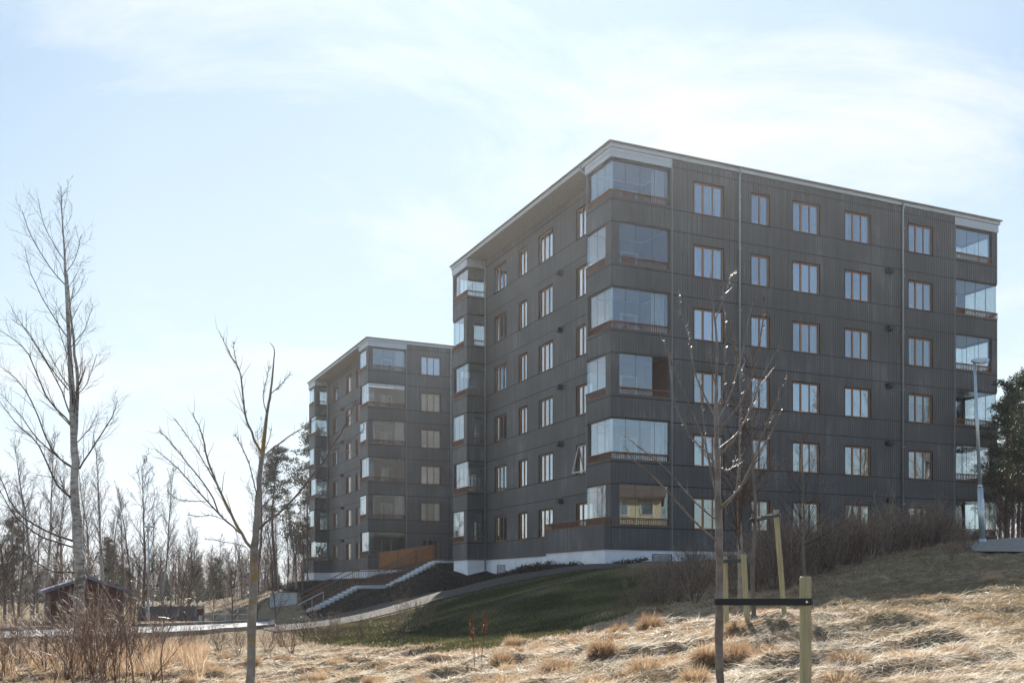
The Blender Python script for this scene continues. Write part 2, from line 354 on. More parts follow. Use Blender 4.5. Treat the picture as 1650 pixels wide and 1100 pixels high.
# the ground stays low and level under the two houses
V = np.stack([fx, fy, fz+bz], 1); nx_, ny_ = len(gx), len(gy)
ii = (np.arange(ny_-1)[:, None]*nx_+np.arange(nx_-1)[None]).ravel(); Q = np.stack([ii, ii+1, ii+1+nx_, ii+nx_], 1)
ground = np_obj('ground', V, Q, None); ground.data.materials.clear(); ground.data.polygons.foreach_set('use_smooth', [True]*len(ground.data.polygons))
def soft(mask, sx):
    return mask.astype(float)
za = ground.data.attributes.new('lawn', 'FLOAT', 'POINT'); za.data.foreach_set('value', lawn_m.astype(np.float32))
zb = ground.data.attributes.new('bed', 'FLOAT', 'POINT'); zb.data.foreach_set('value', bed_m.astype(np.float32))
def ground_mat():
    m, nt, out = new_mat('ground_cover'); L = nt.links.new
    b = nt.nodes.new('ShaderNodeBsdfPrincipled'); b.inputs['Roughness'].default_value = .95; b.inputs['Specular IOR Level'].default_value = .1
    tc = nt.nodes.new('ShaderNodeTexCoord')
    n = N(nt, 'ShaderNodeTexNoise', Scale=3.5, Detail=8, Roughness=.7); L(tc.outputs['Object'], n.inputs['Vector'])
    nf = N(nt, 'ShaderNodeTexNoise', Scale=.25, Detail=4); L(tc.outputs['Object'], nf.inputs['Vector'])
    dry = ramp(nt, [(.3, (.11, .075, .045)), (.5, (.25, .18, .11)), (.7, (.43, .34, .23))]); L(n.outputs['Fac'], dry.inputs['Fac'])
    lawn = ramp(nt, [(.3, (.055, .055, .018)), (.55, (.09, .092, .030)), (.75, (.15, .13, .06))]); L(n.outputs['Fac'], lawn.inputs['Fac'])
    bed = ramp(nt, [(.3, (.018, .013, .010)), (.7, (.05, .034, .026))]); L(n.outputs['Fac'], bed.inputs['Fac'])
    al = N(nt, 'ShaderNodeAttribute', attribute_name='lawn'); ab = N(nt, 'ShaderNodeAttribute', attribute_name='bed')
    m0 = N(nt, 'ShaderNodeMixRGB'); L(nf.outputs['Fac'], m0.inputs['Fac']); L(dry.outputs[0], m0.inputs['Color1']); m0.inputs['Color2'].default_value = (.22, .19, .10, 1)
    r0 = ramp(nt, [(.45, (0, 0, 0)), (.7, (.6, .6, .6))]); L(nf.outputs['Fac'], r0.inputs['Fac']); L(r0.outputs[0], m0.inputs['Fac'])
    m1 = N(nt, 'ShaderNodeMixRGB'); L(al.outputs['Fac'], m1.inputs['Fac']); L(m0.outputs[0], m1.inputs['Color1']); L(lawn.outputs[0], m1.inputs['Color2'])
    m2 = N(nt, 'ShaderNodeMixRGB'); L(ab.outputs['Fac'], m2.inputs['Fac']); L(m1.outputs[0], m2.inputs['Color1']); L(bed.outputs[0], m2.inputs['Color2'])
    L(m2.outputs[0], b.inputs['Base Color'])
    n2 = N(nt, 'ShaderNodeTexNoise', Scale=14, Detail=6, Roughness=.7); L(tc.outputs['Object'], n2.inputs['Vector'])
    bm = N(nt, 'ShaderNodeBump', Strength=.9, Distance=.08); L(n2.outputs['Fac'], bm.inputs['Height']); L(bm.outputs[0], b.inputs['Normal'])
    L(b.outputs[0], out.inputs['Surface']); return m
ground.data.materials.append(ground_mat()); tag(ground, kind='structure')
def ribbon(name, up, dn, mat, lift=.03, sub=10, cross=4, world=False, kind='structure', thick=0):
    A = [Vector(G(*a)) if not world else Vector((a[0], a[1], 0)) for a in up]; B = [Vector(G(*a)) if not world else Vector((a[0], a[1], 0)) for a in dn]
    def dens(L):
        o = []
        for i in range(len(L)-1):
            for k in range(sub): o.append(L[i].lerp(L[i+1], k/sub))
        return o+[L[-1]]
    A, B = dens(A), dens(B); rows = []
    for a, b in zip(A, B):
        for c in range(cross+1):
            p = a.lerp(b, c/cross); rows.append((p.x, p.y))
    rows = np.array(rows); z = hgt(rows[:, 0], rows[:, 1])+lift
    V = np.column_stack([rows, z]); k = cross+1; n = len(A)
    ii = (np.arange(n-1)[:, None]*k+np.arange(cross)[None]).ravel(); Q = np.stack([ii, ii+1, ii+1+k, ii+k], 1)
    o = np_obj(name, V, Q, mat); tag(o, kind=kind); return o, A, B
ribbon('gravel_path', path_up, path_dn, M['gravel'], .05)
_, ra, rb_ = ribbon('road', road_up, road_dn, M['asphalt'], .05)
def kerb(name, line, label):
    mb = MB(); pts = [Vector((p.x, p.y, H(p.x, p.y)+.07)) for p in line[::3]]
    for a, b in zip(pts, pts[1:]):
        d = (b-a).normalized(); s = Vector((-d.y, d.x, 0))*.07; u = Vector((0, 0, .12))
        lo = Vector((0, 0, -.12)); p = [a-s, a+s, b+s, b-s]
        mb.quad(*[q+u for q in (p[0], p[3], p[2], p[1])]); mb.quad(p[0]+lo, p[3]+lo, p[3]+u, p[0]+u); mb.quad(p[2]+lo, p[1]+lo, p[1]+u, p[2]+u)
    o = mb.build(name, M['kerb']); tag(o, kind='structure'); return o
kerb('kerb', ra, ''); kerb('kerb', rb_, '')
ribbon('footpath', hp_a, hp_b, M['grit'], .03, sub=24, cross=26, world=True)
rut = [(945,926),(905,937),(858,956),(828,969),(790,981),(752,990),(684,1013)]
ro, _, _ = ribbon('drainage_rut', [(a, b-1.5) for a, b in rut], [(a+2, b+2.5) for a, b in rut], M['soil'], .045)

# ------------------------------------------------------------------ apartment buildings
def S(n): return 3.0*n
FRONT_W = [(4.5, 1.7), (7.83, 1.1), (10.37, 1.7), (13.72, 1.7), (18.05, 1.7)]
WH = 1.5
def make_window_meshes():
    out = {}
    for key, w, mull in (('wide', 1.7, [(.56, .09), (1.12, .045)]), ('narrow', 1.1, [(.55, .07)]), ('wide_flip', 1.7, [(1.14, .09), (.58, .045)])):
        fr = MB(); t = .065; y0, y1 = .035, .11
        fr.box(0, w, y0, y1, 0, t); fr.box(0, w, y0, y1, WH-t, WH); fr.box(0, t, y0, y1, t, WH-t); fr.box(w-t, w, y0, y1, t, WH-t)
        for c, mw in mull: fr.box(c-mw/2, c+mw/2, y0+.008, y1, t, WH-t)
        f = fr.build('window', M['wood']); me = f.data; bpy.data.objects.remove(f)
        pn = MB(); pn.box(t-.01, w-t+.01, .075, .085, t-.01, WH-t+.01); p = pn.build('pane', M['pane']); pm = p.data; bpy.data.objects.remove(p)
        su = MB(); e = .03
        su.box(-e, w+e, -.05, .12, WH, WH+.035); su.box(-e, 0, -.03, .12, 0, WH); su.box(w, w+e, -.03, .12, 0, WH); su.box(-e-.02, w+e+.02, -.06, .12, -.03, 0)
        s = su.build('window_surround', M['flash']); sm = s.data; bpy.data.objects.remove(s)
        out[key] = (me, pm, sm, w)
    return out
WM = make_window_meshes()
def curtain_mesh(w, kind):
    mb = MB()
    def drape(a, b, z0, z1, y=.22):
        n = max(6, int((b-a)/.05))
        for i in range(n):
            x0 = a+(b-a)*i/n; x1 = a+(b-a)*(i+1)/n; ya = y+.025*math.sin(i*1.9); yb = y+.025*math.sin((i+1)*1.9)
            mb.quad((x0, ya, z0), (x1, yb, z0), (x1, yb, z1), (x0, ya, z1))
    if kind == 0: drape(.05, .42, .02, WH); drape(w-.42, w-.05, .02, WH)
    elif kind == 1: drape(w-.6, w-.04, .02, WH)
    elif kind == 2: drape(.04, w-.04, WH-.45, WH)
    elif kind == 3: drape(.04, .3, .02, WH); drape(w-.3, w-.04, .02, WH); mb.box(.35, .55, .2, .3, .03, .32); mb.box(w*.55, w*.55+.14, .2, .3, .03, .26)
    elif kind == 4: drape(.04, w-.04, WH-.8, WH, .2)
    else: mb.box(.3, .5, .22, .32, .03, .3); mb.box(w*.6, w*.6+.25, .2, .3, .03, .2)
    o = mb.build('curtain', M['curtain'] if kind != 4 else M['curtain2']); me = o.data; bpy.data.objects.remove(o); return me
CM = {(key, k): curtain_mesh(WM[key][3], k) for key in WM for k in range(6)}

def build_block(name, origin, zoff, zbase, lwin, lvent, swap, label, opened=None, near_detail=True):
    root = empty(name, (origin[0], origin[1], zbase), math.atan2(dR[1], dR[0]))
    tag(root, label, 'apartment building', 'dark clad apartment buildings')
    OFF = (0, 0, zbase-zoff)
    W_, D_ = 24.6, 20.0
    fr_front = lambda s, d, z: (s, -d, z)
    def fr_left(u0): return lambda s, d, z: (u0-d, s, z)
    def fr_right(u0): return lambda s, d, z: (u0+d, s, z)
    def fr_minusv(v0): return lambda s, d, z: (s, v0-d, z)
    def fr_plusv(v0): return lambda s, d, z: (s, v0+d, z)
    ZT = 20.22; ZB = 1.85
    bands = [(ZB, S(1)-.155)]
    for n in range(1, 7):
        bands.append((S(n)-.10, S(n)+1.835)); bands.append((S(n)+1.89, S(n+1)-.155 if n < 6 else ZT))
    rail_bm = {}
    def wall(fr, s0, s1, holes, zb=ZB, zt=ZT, boards=True, nm='wall', mat=None, bnds=None):
        mb = MB(); sc = sorted(set([s0, s1]+[max(s0, min(s1, h[i])) for h in holes for i in (0, 1)])); zc = sorted(set([zb, zt]+[max(zb, min(zt, h[i])) for h in holes for i in (2, 3)]))
        for i in range(len(sc)-1):
            for j in range(len(zc)-1):
                a, b, c, d = sc[i], sc[i+1], zc[j], zc[j+1]
                if b-a < 1e-4 or d-c < 1e-4: continue
                ms, mz = (a+b)/2, (c+d)/2
                if any(h[0] < ms < h[1] and h[2] < mz < h[3] for h in holes): continue
                mb.quad(fr(a, 0, c), fr(b, 0, c), fr(b, 0, d), fr(a, 0, d))
                mb.quad(fr(a, -.16, c), fr(a, -.16, d), fr(b, -.16, d), fr(b, -.16, c))
        for h in holes:      # reveals
            a, b, c, d = max(h[0], s0), min(h[1], s1), max(h[2], zb), min(h[3], zt)
            if b <= a or d <= c: continue
            mb.quad(fr(a, 0, c), fr(a, -.16, c), fr(b, -.16, c), fr(b, 0, c)); mb.quad(fr(a, 0, d), fr(b, 0, d), fr(b, -.16, d), fr(a, -.16, d))
            if h[0] > s0+.01: mb.quad(fr(a, 0, c), fr(a, 0, d), fr(a, -.16, d), fr(a, -.16, c))
            if h[1] < s1-.01: mb.quad(fr(b, 0, c), fr(b, -.16, c), fr(b, -.16, d), fr(b, 0, d))
        if boards:
            pitch = .142; n = max(1, int(round((s1-s0)/pitch))); pt = (s1-s0)/n
            for k in range(n):
                a0 = s0+k*pt+.012; b0 = s0+(k+1)*pt-.012
                for (z0, z1) in (bnds or bands):
                    z0 = max(z0, zb); z1 = min(z1, zt)
                    if z1-z0 < .02: continue
                    hs = [h for h in holes if h[0] < b0 and h[1] > a0 and h[2] < z1 and h[3] > z0]
                    zs = sorted(set([z0, z1]+[min(max(h[i], z0), z1) for h in hs for i in (2, 3)]))
                    for j in range(len(zs)-1):
                        c, d = zs[j], zs[j+1]
                        if d-c < .01: continue
                        segs = [(a0, b0)]
                        for h in hs:
                            if h[2] < (c+d)/2 < h[3]:
                                ns = []
                                for (x, y) in segs:
                                    if h[0] > x: ns.append((x, min(y, h[0])))
                                    if h[1] < y: ns.append((max(x, h[1]), y))
                                segs = [q for q in ns if q[1]-q[0] > .01]
                        for (x, y) in segs: mb.fbox(fr, x, y, 0, .02, c, d)
        nf = len(mb.f)
        # joint flashings across the wall, broken at openings
        if boards:
            fb = mb
            for (z0, z1) in (bnds or bands)[1:]:
                z = z0-.027
                if z > zt or z < zb: continue
                segs = [(s0, s1)]
                for h in holes:
                    if h[2]-.02 <= z <= h[3]+.02:
                        ns = []
                        for (x, y) in segs:
                            if h[0] > x: ns.append((x, min(y, h[0])))
                            if h[1] < y: ns.append((max(x, h[1]), y))
                        segs = [q for q in ns if q[1]-q[0] > .03]
                for (x, y) in segs: fb.fbox(fr, x, y, .002, .014, z-.026, z+.026)
        o = mb.build(nm, mat or M['clad'], root, OFF)
        o.data.materials.append(M['flash']); o.data.polygons.foreach_set('material_index', [0]*nf+[1]*(len(mb.f)-nf))
        return o
    def whole(n, a, b): return (a, b, S(n), S(n)+(1.95 if n < 6 else 1.74))
    odd = lambda n: (n % 2 == 1) != swap
    # front wall
    fh = []
    for n in range(1, 7):
        fh.append(whole(n, .42 if odd(n) else -1, 3.14))
        fh.append(whole(n, 21.46, 30 if (n % 2 == 1) != swap else 24.18))
        for (s, w) in FRONT_W: fh.append((s, s+w, S(n)-.12, S(n)-.12+WH))
    wall(fr_front, 0, W_, fh, zt=ZT)
    # left corner bays
    near_h = [whole(n, .5 if odd(n) else -1, 5 if odd(n) else 2.2) for n in range(1, 7)]
    far_h = [whole(n, 18.1 if odd(n) else 10, 30 if odd(n) else 19.8) for n in range(1, 7)]
    wall(fr_left(0), 0, 2.4, near_h); wall(fr_left(0), 17.6, D_, far_h)
    in_near = [whole(n, -1 if odd(n) else .45, 1.2) for n in range(1, 7)]
    in_far = [whole(n, .45 if odd(n) else -1, 1.2) for n in range(1, 7)]
    wall(fr_plusv(2.4), 0, 1.25, in_near); wall(fr_minusv(17.6), 0, 1.25, in_far)
    wall(fr_plusv(20.0), 0, 3.25, [whole(n, -1 if odd(n) else .45, 3.0) for n in range(1, 7)])
    # long left wall
    lh = [(s, s+w, S(n)-.12, S(n)-.12+WH) for n in range(1, 7) for (s, w, k) in lwin]
    wall(fr_left(1.25), 2.4, 17.6, lh)
    # right bay and right wall
    rodd = lambda n: (n % 2 == 1) != swap
    wall(fr_right(W_), 0, 2.4, [whole(n, -1 if rodd(n) else .5, 2.2 if rodd(n) else 5) for n in range(1, 7)])
    wall(fr_plusv(2.4), 23.35, W_, [whole(n, 23.4, 24.15 if rodd(n) else 30) for n in range(1, 7)])
    wall(fr_right(23.35), 2.4, D_, [])
    wall(fr_plusv(20.0), 3.25, 23.35, [])
    # rooms: floors and partitions behind the glass
    it = MB()
    for n in range(1, 8):
        it.box(3.4, 21.2, .18, 19.8, S(n)-1.12, S(n)-.85); it.box(1.45, 3.38, 2.6, 17.4, S(n)-1.12, S(n)-.85)
    for v in (7.2, 10.8, 13.6): it.box(1.5, 5.5, v, v+.12, 1.9, 20.1)
    for u in (7.0, 9.5, 13.0, 16.6): it.box(u, u+.12, .2, 5.0, 1.9, 20.1)
    it.box(5.6, 19.5, 5.1, 5.25, 1.9, 20.1); it.box(5.6, 5.75, 5.3, 17, 1.9, 20.1)
    it.build('interior', M['room'], root, OFF)
    # windows
    def window(mesh_key, fr_loc, rz, cur, opn=False):
        me, pm, sm, w = WM[mesh_key]
        f = part('window', me, root, fr_loc, rz)
        p = part('pane', pm, f); part('window_surround', sm, f)
        if cur >= 0: part('curtain', CM[(mesh_key, cur)], f)
        return f, p
    rnd = random.Random(3 if not swap else 5)
    for n in range(1, 7):
        for (s, w) in FRONT_W:
            window('wide' if w > 1.3 else 'narrow', (s, 0, S(n)-.12-OFF[2]), 0, rnd.choice([0, 1, 1, 2, 3, 3, 5, 5, -1]))
        for (s, w, k) in lwin:
            f, p = window(k, (1.25, s+w, S(n)-.12-OFF[2]), -math.pi/2, rnd.choice([0, 1, 2, 3, 5, 5, -1]))
            if opened and opened == (n, s):
                f.children[0].rotation_euler = (R(-14), 0, 0)     # sash swung out, hinged at the top
                f.children[0].location = (0, -.36, .04)
                sb = MB(); t = .05
                sb.box(.03, w-.03, .05, .10, .03, .03+t); sb.box(.03, w-.03, .05, .10, WH-.03-t, WH-.03); sb.box(.03, .03+t, .05, .10, .03+t, WH-.03-t); sb.box(w-.03-t, w-.03, .05, .10, .03+t, WH-.03-t)
                so = sb.build('open_sash', M['white'], f); so.location = (0, -.36, .04); so.rotation_euler = (R(-14), 0, 0)
    # corner balconies
    def rail_on(mb, fr, a, b, z):
        mb.fbox(fr, a, b, -.045, .045, z+.30, z+.335); mb.fbox(fr, a, b, -.05, .05, z-.02, z+.012); mb.fbox(fr, a, b, -.012, .012, z+.245, z+.262)
        n = max(2, int((b-a)/.115))
        for i in range(n+1):
            x = a+.012+(b-a-.024)*i/n
            t = .018 if i % 7 == 0 else .0085
            mb.fbox(fr, x-t, x+t, -.02, .02, z+.012, z+.30)
    def glaze(mb, hb, fr, a, b, z, ztop, skip=None, npan=None):
        n = npan or max(1, int(round((b-a)/.78))); w = (b-a)/n
        for i in range(n):
            if skip and i in skip: continue
            mb.fbox(fr, a+i*w+.006, a+(i+1)*w-.006, -.085, -.075, z+.03, ztop-.09)
        for i in range(1, n):
            if skip and i in skip and i-1 in skip: continue
            hb.fbox(fr, a+i*w-.007, a+i*w+.007, -.088, -.072, z+.03, ztop-.09)
        hb.fbox(fr, a, b, -.11, -.03, ztop-.09, ztop-.001)
        hb.fbox(fr, a, b, -.10, -.06, z+.001, z+.03)
    def balcony(n, faces, u0, u1, v0, v1, inner, folded=None):
        zt = S(n)+(1.95 if n < 6 else 1.74); sl = MB()
        e = .17
        sl.box(u0+e, u1-e, v0+e, v1-e, S(n)-1.02, S(n)-.80)
        if n == 6: sl.box(u0+e, u1-e, v0+e, v1-e, zt+.05, zt+.25)
        b = sl.build('balcony', M['slab'], root, OFF)
        iw = MB(); dr = MB(); dg = MB()
        for (fr, a, c, dooroff) in inner:
            iw.fbox(fr, a, c, 0, .06, S(n)-.80, zt+.02)
            if dooroff is not None:
                x = a+dooroff; zf = S(n)-.80; x1 = x+.95
                for (p, q, r_, s_) in ((x, x+.09, zf+.02, zf+2.1), (x1-.09, x1, zf+.02, zf+2.1), (x, x1, zf+2.1, zf+2.2), (x, x1, zf+.02, zf+.14)): dr.fbox(fr, p, q, .06, .12, r_, s_)
                dg.fbox(fr, x+.09, x1-.09, .065, .085, zf+.14, zf+2.1)
        iw.build('inner_wall', M['inner'], b, OFF)
        if dr.f: dr.build('balcony_door_frame', M['white'], b, OFF); dg.build('balcony_door_glass', M['pane'], b, OFF)
        rb = MB(); gb = MB(); hb = MB()
        for (fr, a, c) in faces:
            if c-a < .2: continue
            rail_on(rb, fr, a, c, S(n)); glaze(gb, hb, fr, a, c, S(n), zt, skip=folded if (folded and fr is fr_front) else None)
        rb.build('railing', M['rail'], b, OFF); gb.build('glazing', M['bglass'], b, OFF); hb.build('glazing_track', M['header'], b, OFF)
        if near_detail and n in (6, 4, 2) and v0 == 0 and u0 == 0:
            cm = MB()
            for i in range(14): x0 = 2.35+i*.05; cm.quad((x0, .36+.03*math.sin(i*1.7), S(n)-.7), (x0+.05, .36+.03*math.sin((i+1)*1.7), S(n)-.7), (x0+.05, .36+.03*math.sin((i+1)*1.7), zt), (x0, .36+.03*math.sin(i*1.7), zt))
            cm.build('curtain', M['curtain'], b, OFF)
        return b
    L0 = fr_left(0); fpn = fr_plusv(2.4); fmf = fr_minusv(17.6); RW = fr_right(W_); fpf = fr_plusv(20.0)
    for n in range(1, 7):
        o = odd(n)
        # near left bay
        inner = [(lambda s, d, z: (s, 2.38-d, z), 1.3, 3.2, .5), (lambda s, d, z: (3.23-d, s, z), .2, 2.3, None)]
        balcony(n, [(fr_front, .42 if o else .0, 3.14), (L0, .5 if o else .0, 2.4 if o else 2.2), (fpn, 0 if o else .45, 1.2)], 0, 3.25, 0, 2.4, inner, folded=({2, 3} if (n == 3 and not swap) else None))
        # far left bay
        inner = [(lambda s, d, z: (s, 17.62+d, z), 1.3, 3.2, .5), (lambda s, d, z: (3.23-d, s, z), 17.7, 19.8, None)]
        balcony(n, [(fmf, .45 if o else 0, 1.2), (L0, 18.1 if o else 17.6, 20 if o else 19.8), (fpf, 0 if o else .45, 3.0)], 0, 3.25, 17.6, 20.0, inner)
        # right bay
        o = rodd(n)
        inner = [(lambda s, d, z: (s, 2.38-d, z), 21.4, 23.3, None), (lambda s, d, z: (21.37+d, s, z), .2, 2.3, .5)]
        if not swap:
            balcony(n, [(fr_front, 21.46, 24.6 if o else 24.18), (RW, 0 if o else .5, 2.2 if o else 2.4), (fpn, 23.4, 24.15 if o else 24.6)], 21.35, 24.6, 0, 2.4, inner)
    # plinth
    pl = MB()
    pts = [(0.04, .04), (W_-.04, .04), (W_-.04, 2.36), (23.31, 2.36), (23.31, 19.96), (.04, 19.96), (.04, 17.64), (1.29, 17.64), (1.29, 2.36), (.04, 2.36)]
    for (a, b_) in zip(pts, pts[1:]+pts[:1]): pl.quad((a[0], a[1], -2.2), (b_[0], b_[1], -2.2), (b_[0], b_[1], 1.87), (a[0], a[1], 1.87))
    plo = pl.build('plinth', M['plinth'], root, OFF)
    us = MB()       # underside closing boards of the cladding and top of plinth
    us.box(1.32, 23.2, .1, 19.9, 1.74, 1.83); us.build('wall_footing', M['flash'], root, OFF)
    # roof
    rf = MB(); oh = .05
    rf.box(-oh, W_+.09, -oh, D_+oh, 20.225, 20.26)
    so = rf.build('soffit', M['soffit'], root, OFF)
    fc = MB()
    fc.box(-.10, W_+.14, -.10, -.055, 20.23, 20.42); fc.box(-.10, -.055, -.054, D_+.05, 20.23, 20.42)
    fc.box(W_+.095, W_+.14, -.054, D_+.05, 20.23, 20.42); fc.box(-.10, W_+.14, D_+.054, D_+.10, 20.23, 20.42)
    fc.build('fascia', M['zinc'], root, OFF)
    rt = MB(); a, b_, c, d = -oh-.09, W_+.2, -oh-.09, D_+oh+.09
    rt.v += [(a, c, 20.43), (b_, c, 20.43), (b_, d, 20.43), (a, d, 20.43), (a, c, 20.50), (b_, c, 20.50), (b_, d, 20.50), (a, d, 20.50), (W_/2-5, D_/2, 21.4), (W_/2+5, D_/2, 21.4)]
    i = 0; rt.f += [(0,3,2,1),(0,1,5,4),(1,2,6,5),(2,3,7,6),(3,0,4,7),(4,5,9,8),(6,7,8,9),(5,6,9),(7,4,8)]
    ro_ = rt.build('roof', M['gutter'], root, OFF)
    gt = MB(); gt.tube([(a-.02, c, 20.44), (a-.02, d, 20.44)], [.05, .05], 8); gt.tube([(a, c-.02, 20.44), (b_, c-.02, 20.44)], [.05, .05], 8)
    gt.build('gutter', M['gutter'], ro_, OFF, smooth=True)
    # pale metal frieze over the corner bays
    def frz(*bs):
        q = MB()
        for t in bs: q.box(*t)
        q.build('frieze', M['zinc'], root, OFF)
    frz((-.05, 3.27, -.05, -.022, 19.80, 20.21), (-.05, -.022, -.022, 2.43, 19.80, 20.21), (-.075, 3.27, -.075, -.05, 20.03, 20.08), (-.075, -.05, -.05, 2.43, 20.03, 20.08))
    frz((21.33, W_+.05, -.05, -.022, 19.80, 20.21), (W_+.022, W_+.05, -.022, 2.43, 19.8, 20.21))
    frz((-.05, -.022, 17.57, 20.05, 19.80, 20.21), (-.022, 1.2, 17.55, 17.578, 19.80, 20.21))
    # joint strips beside the bays
    for (x0, x1) in ((3.235, 3.275), (21.325, 21.365)):
        j = MB(); j.box(x0, x1, -.055, -.021, 1.86, 20.2); j.build('joint_strip', M['gutter'], root, OFF)
    # downpipes
    def pipe(pts, smooth=True):
        t = MB(); t.tube(pts, [.05]*len(pts), 8); q = t.build('downpipe', M['pipe'], root, OFF, smooth=True)
        x, y = pts[-1][0], pts[-1][1]
        for z in (4.5, 7.5, 10.5, 13.5, 16.5, 19):
            if z > pts[-1][2]:
                k = MB(); k.box(x-.065, x+.065, y-.065, y+.065, z, z+.05); k.build('pipe_clip', M['pipe'], q, OFF)
    for u in (7.09, 17.58):
        pipe([(u, -.16, 20.42), (u, -.15, 20.2), (u, -.09, 20.0), (u, -.09, 2.0)])
    pipe([(.05, 17.42, 20.2), (.5, 17.42, 20.1), (1.13, 17.42, 19.7), (1.13, 17.42, 1.2)])
    pipe([(-.15, 2.75, 20.42), (-.12, 2.75, 20.15), (.1, 2.55, 19.95), (.1, 2.46, 19.6)])
    # ventilation cowls
    vm = MB(); vm.box(-.16, .16, -.28, -.02, -.11, .11); vm.box(-.19, .19, -.02, .0, -.14, .14); vm.box(-.13, .13, -.30, -.28, -.08, .0)
    v0 = vm.build('vent_cowl', M['vent']); vme = v0.data; bpy.data.objects.remove(v0)
    for n in range(1, 6):
        part('vent_cowl', vme, root, (16.62, -.02, S(n)+1.66-OFF[2]), 0)
        part('vent_cowl', vme, root, (1.23, lvent, S(n)+1.66-OFF[2]), -math.pi/2)
    return root, OFF, wall, rail_on, fr_front, fr_left, fr_plusv, fr_minusv
LW_A = [(4.0, 1.7, 'wide'), (8.4, 1.7, 'wide'), (11.62, 1.1, 'narrow'), (14.48, 1.7, 'wide')]
LW_B = [(6.7, 1.1, 'narrow'), (9.3, 1.7, 'wide'), (13.8, 1.7, 'wide')]
A, OA, wallA, railA, ff, fl, fpv, fmv = build_block('apartment_building', AO, 0, .7, LW_A, 7.35, False, 'large six-storey apartment block in dark grey boards filling the right half, nearest the camera', opened=(2, 4.0))
# raised ground floor terrace at the near corner of the large block
bt = [(1.85, 2.98)]
ta = wallA(fl(-.36), -.0, 6.1, [], zb=1.85, zt=3.0, bnds=bt, nm='terrace_wall')
wallA(ff, -.36, -.021, [], zb=1.85, zt=3.0, bnds=bt, nm='terrace_wall'); wallA(fpv(6.1), -.36, 1.22, [], zb=1.85, zt=3.0, bnds=bt, nm='terrace_wall')
mb = MB(); mb.box(-.34, 1.2, .05, 6.05, 1.95, 2.1); tf = mb.build('terrace_deck', M['slab'], A, OA)
mb = MB(); railA(mb, fl(-.36), 0, 6.1, 3.0); railA(mb, fpv(6.1), -.36, 1.2, 3.0); railA(mb, ff, -.36, .42, 3.0); mb.build('terrace_railing', M['rail'], A, OA)
mb = MB(); 
for (a, b) in (((-.33, .03), (-.33, 6.06)), ((-.33, 6.06), (1.25, 6.06)), ((-.33, .03), (.05, .03))): mb.quad((a[0], a[1], -2), (b[0], b[1], -2), (b[0], b[1], 1.86), (a[0], a[1], 1.86))
mb.build('terrace_plinth', M['plinth'], A, OA)
def hatch(fr, a, b, z0, z1):
    m = MB(); m.fbox(fr, a, b, -.02, .02, z0, z0+.05); m.fbox(fr, a, b, -.02, .02, z1-.05, z1); m.fbox(fr, a, a+.05, -.02, .02, z0+.05, z1-.05); m.fbox(fr, b-.05, b, -.02, .02, z0+.05, z1-.05)
    k = 7
    for i in range(k):
        z = z0+.06+(z1-z0-.12)*i/k; m.fbox(fr, a+.05, b-.05, -.015, .006, z, z+(z1-z0-.12)/k*.6)
    m.fbox(fr, a+.05, b-.05, -.05, -.02, z0+.04, z1-.04)
    return m
for (a, b, z0, z1) in ((2.2, 3.3, 1.2, 1.68), (4.1, 5.15, 1.25, 1.68), (6.0, 7.0, 1.3, 1.68)): hatch(lambda s, d, z: (s, .04-d, z), a, b, z0, z1).build('cellar_hatch', M['hatch'], A, OA)
hatch(lambda s, d, z: (1.29-d, s, z), 14.75, 15.95, .95, 1.5).build('cellar_hatch', M['hatch'], A, OA)
B, OB, wallB, railB, *_ = build_block('apartment_building', BO, -.2, .4, LW_B, 12.0, True, 'smaller-looking six-storey dark apartment block standing farther back on the left')
ta = wallB(fl(-.4), 16.6, 20.4, [], zb=1.85, zt=3.0, bnds=bt, nm='terrace_wall'); wallB(fmv(16.6), -.4, 1.9, [], zb=1.85, zt=3.0, bnds=bt, nm='terrace_wall')
mb = MB(); mb.box(-.38, 1.2, 16.65, 20.3, 1.95, 2.1); mb.build('terrace_deck', M['slab'], B, OB)
mb = MB(); railB(mb, fl(-.4), 16.6, 20.4, 3.0); railB(mb, fmv(16.6), -.4, 1.2, 3.0); mb.build('terrace_railing', M['rail'], B, OB)
mb = MB(); mb.quad((-.37, 16.64, -2), (-.37, 20.3, -2), (-.37, 20.3, 1.86), (-.37, 16.64, 1.86)); mb.quad((-.37, 16.64, -2), (1.3, 16.64, -2), (1.3, 16.64, 1.86), (-.37, 16.64, 1.86)); mb.build('terrace_plinth', M['plinth'], B, OB)

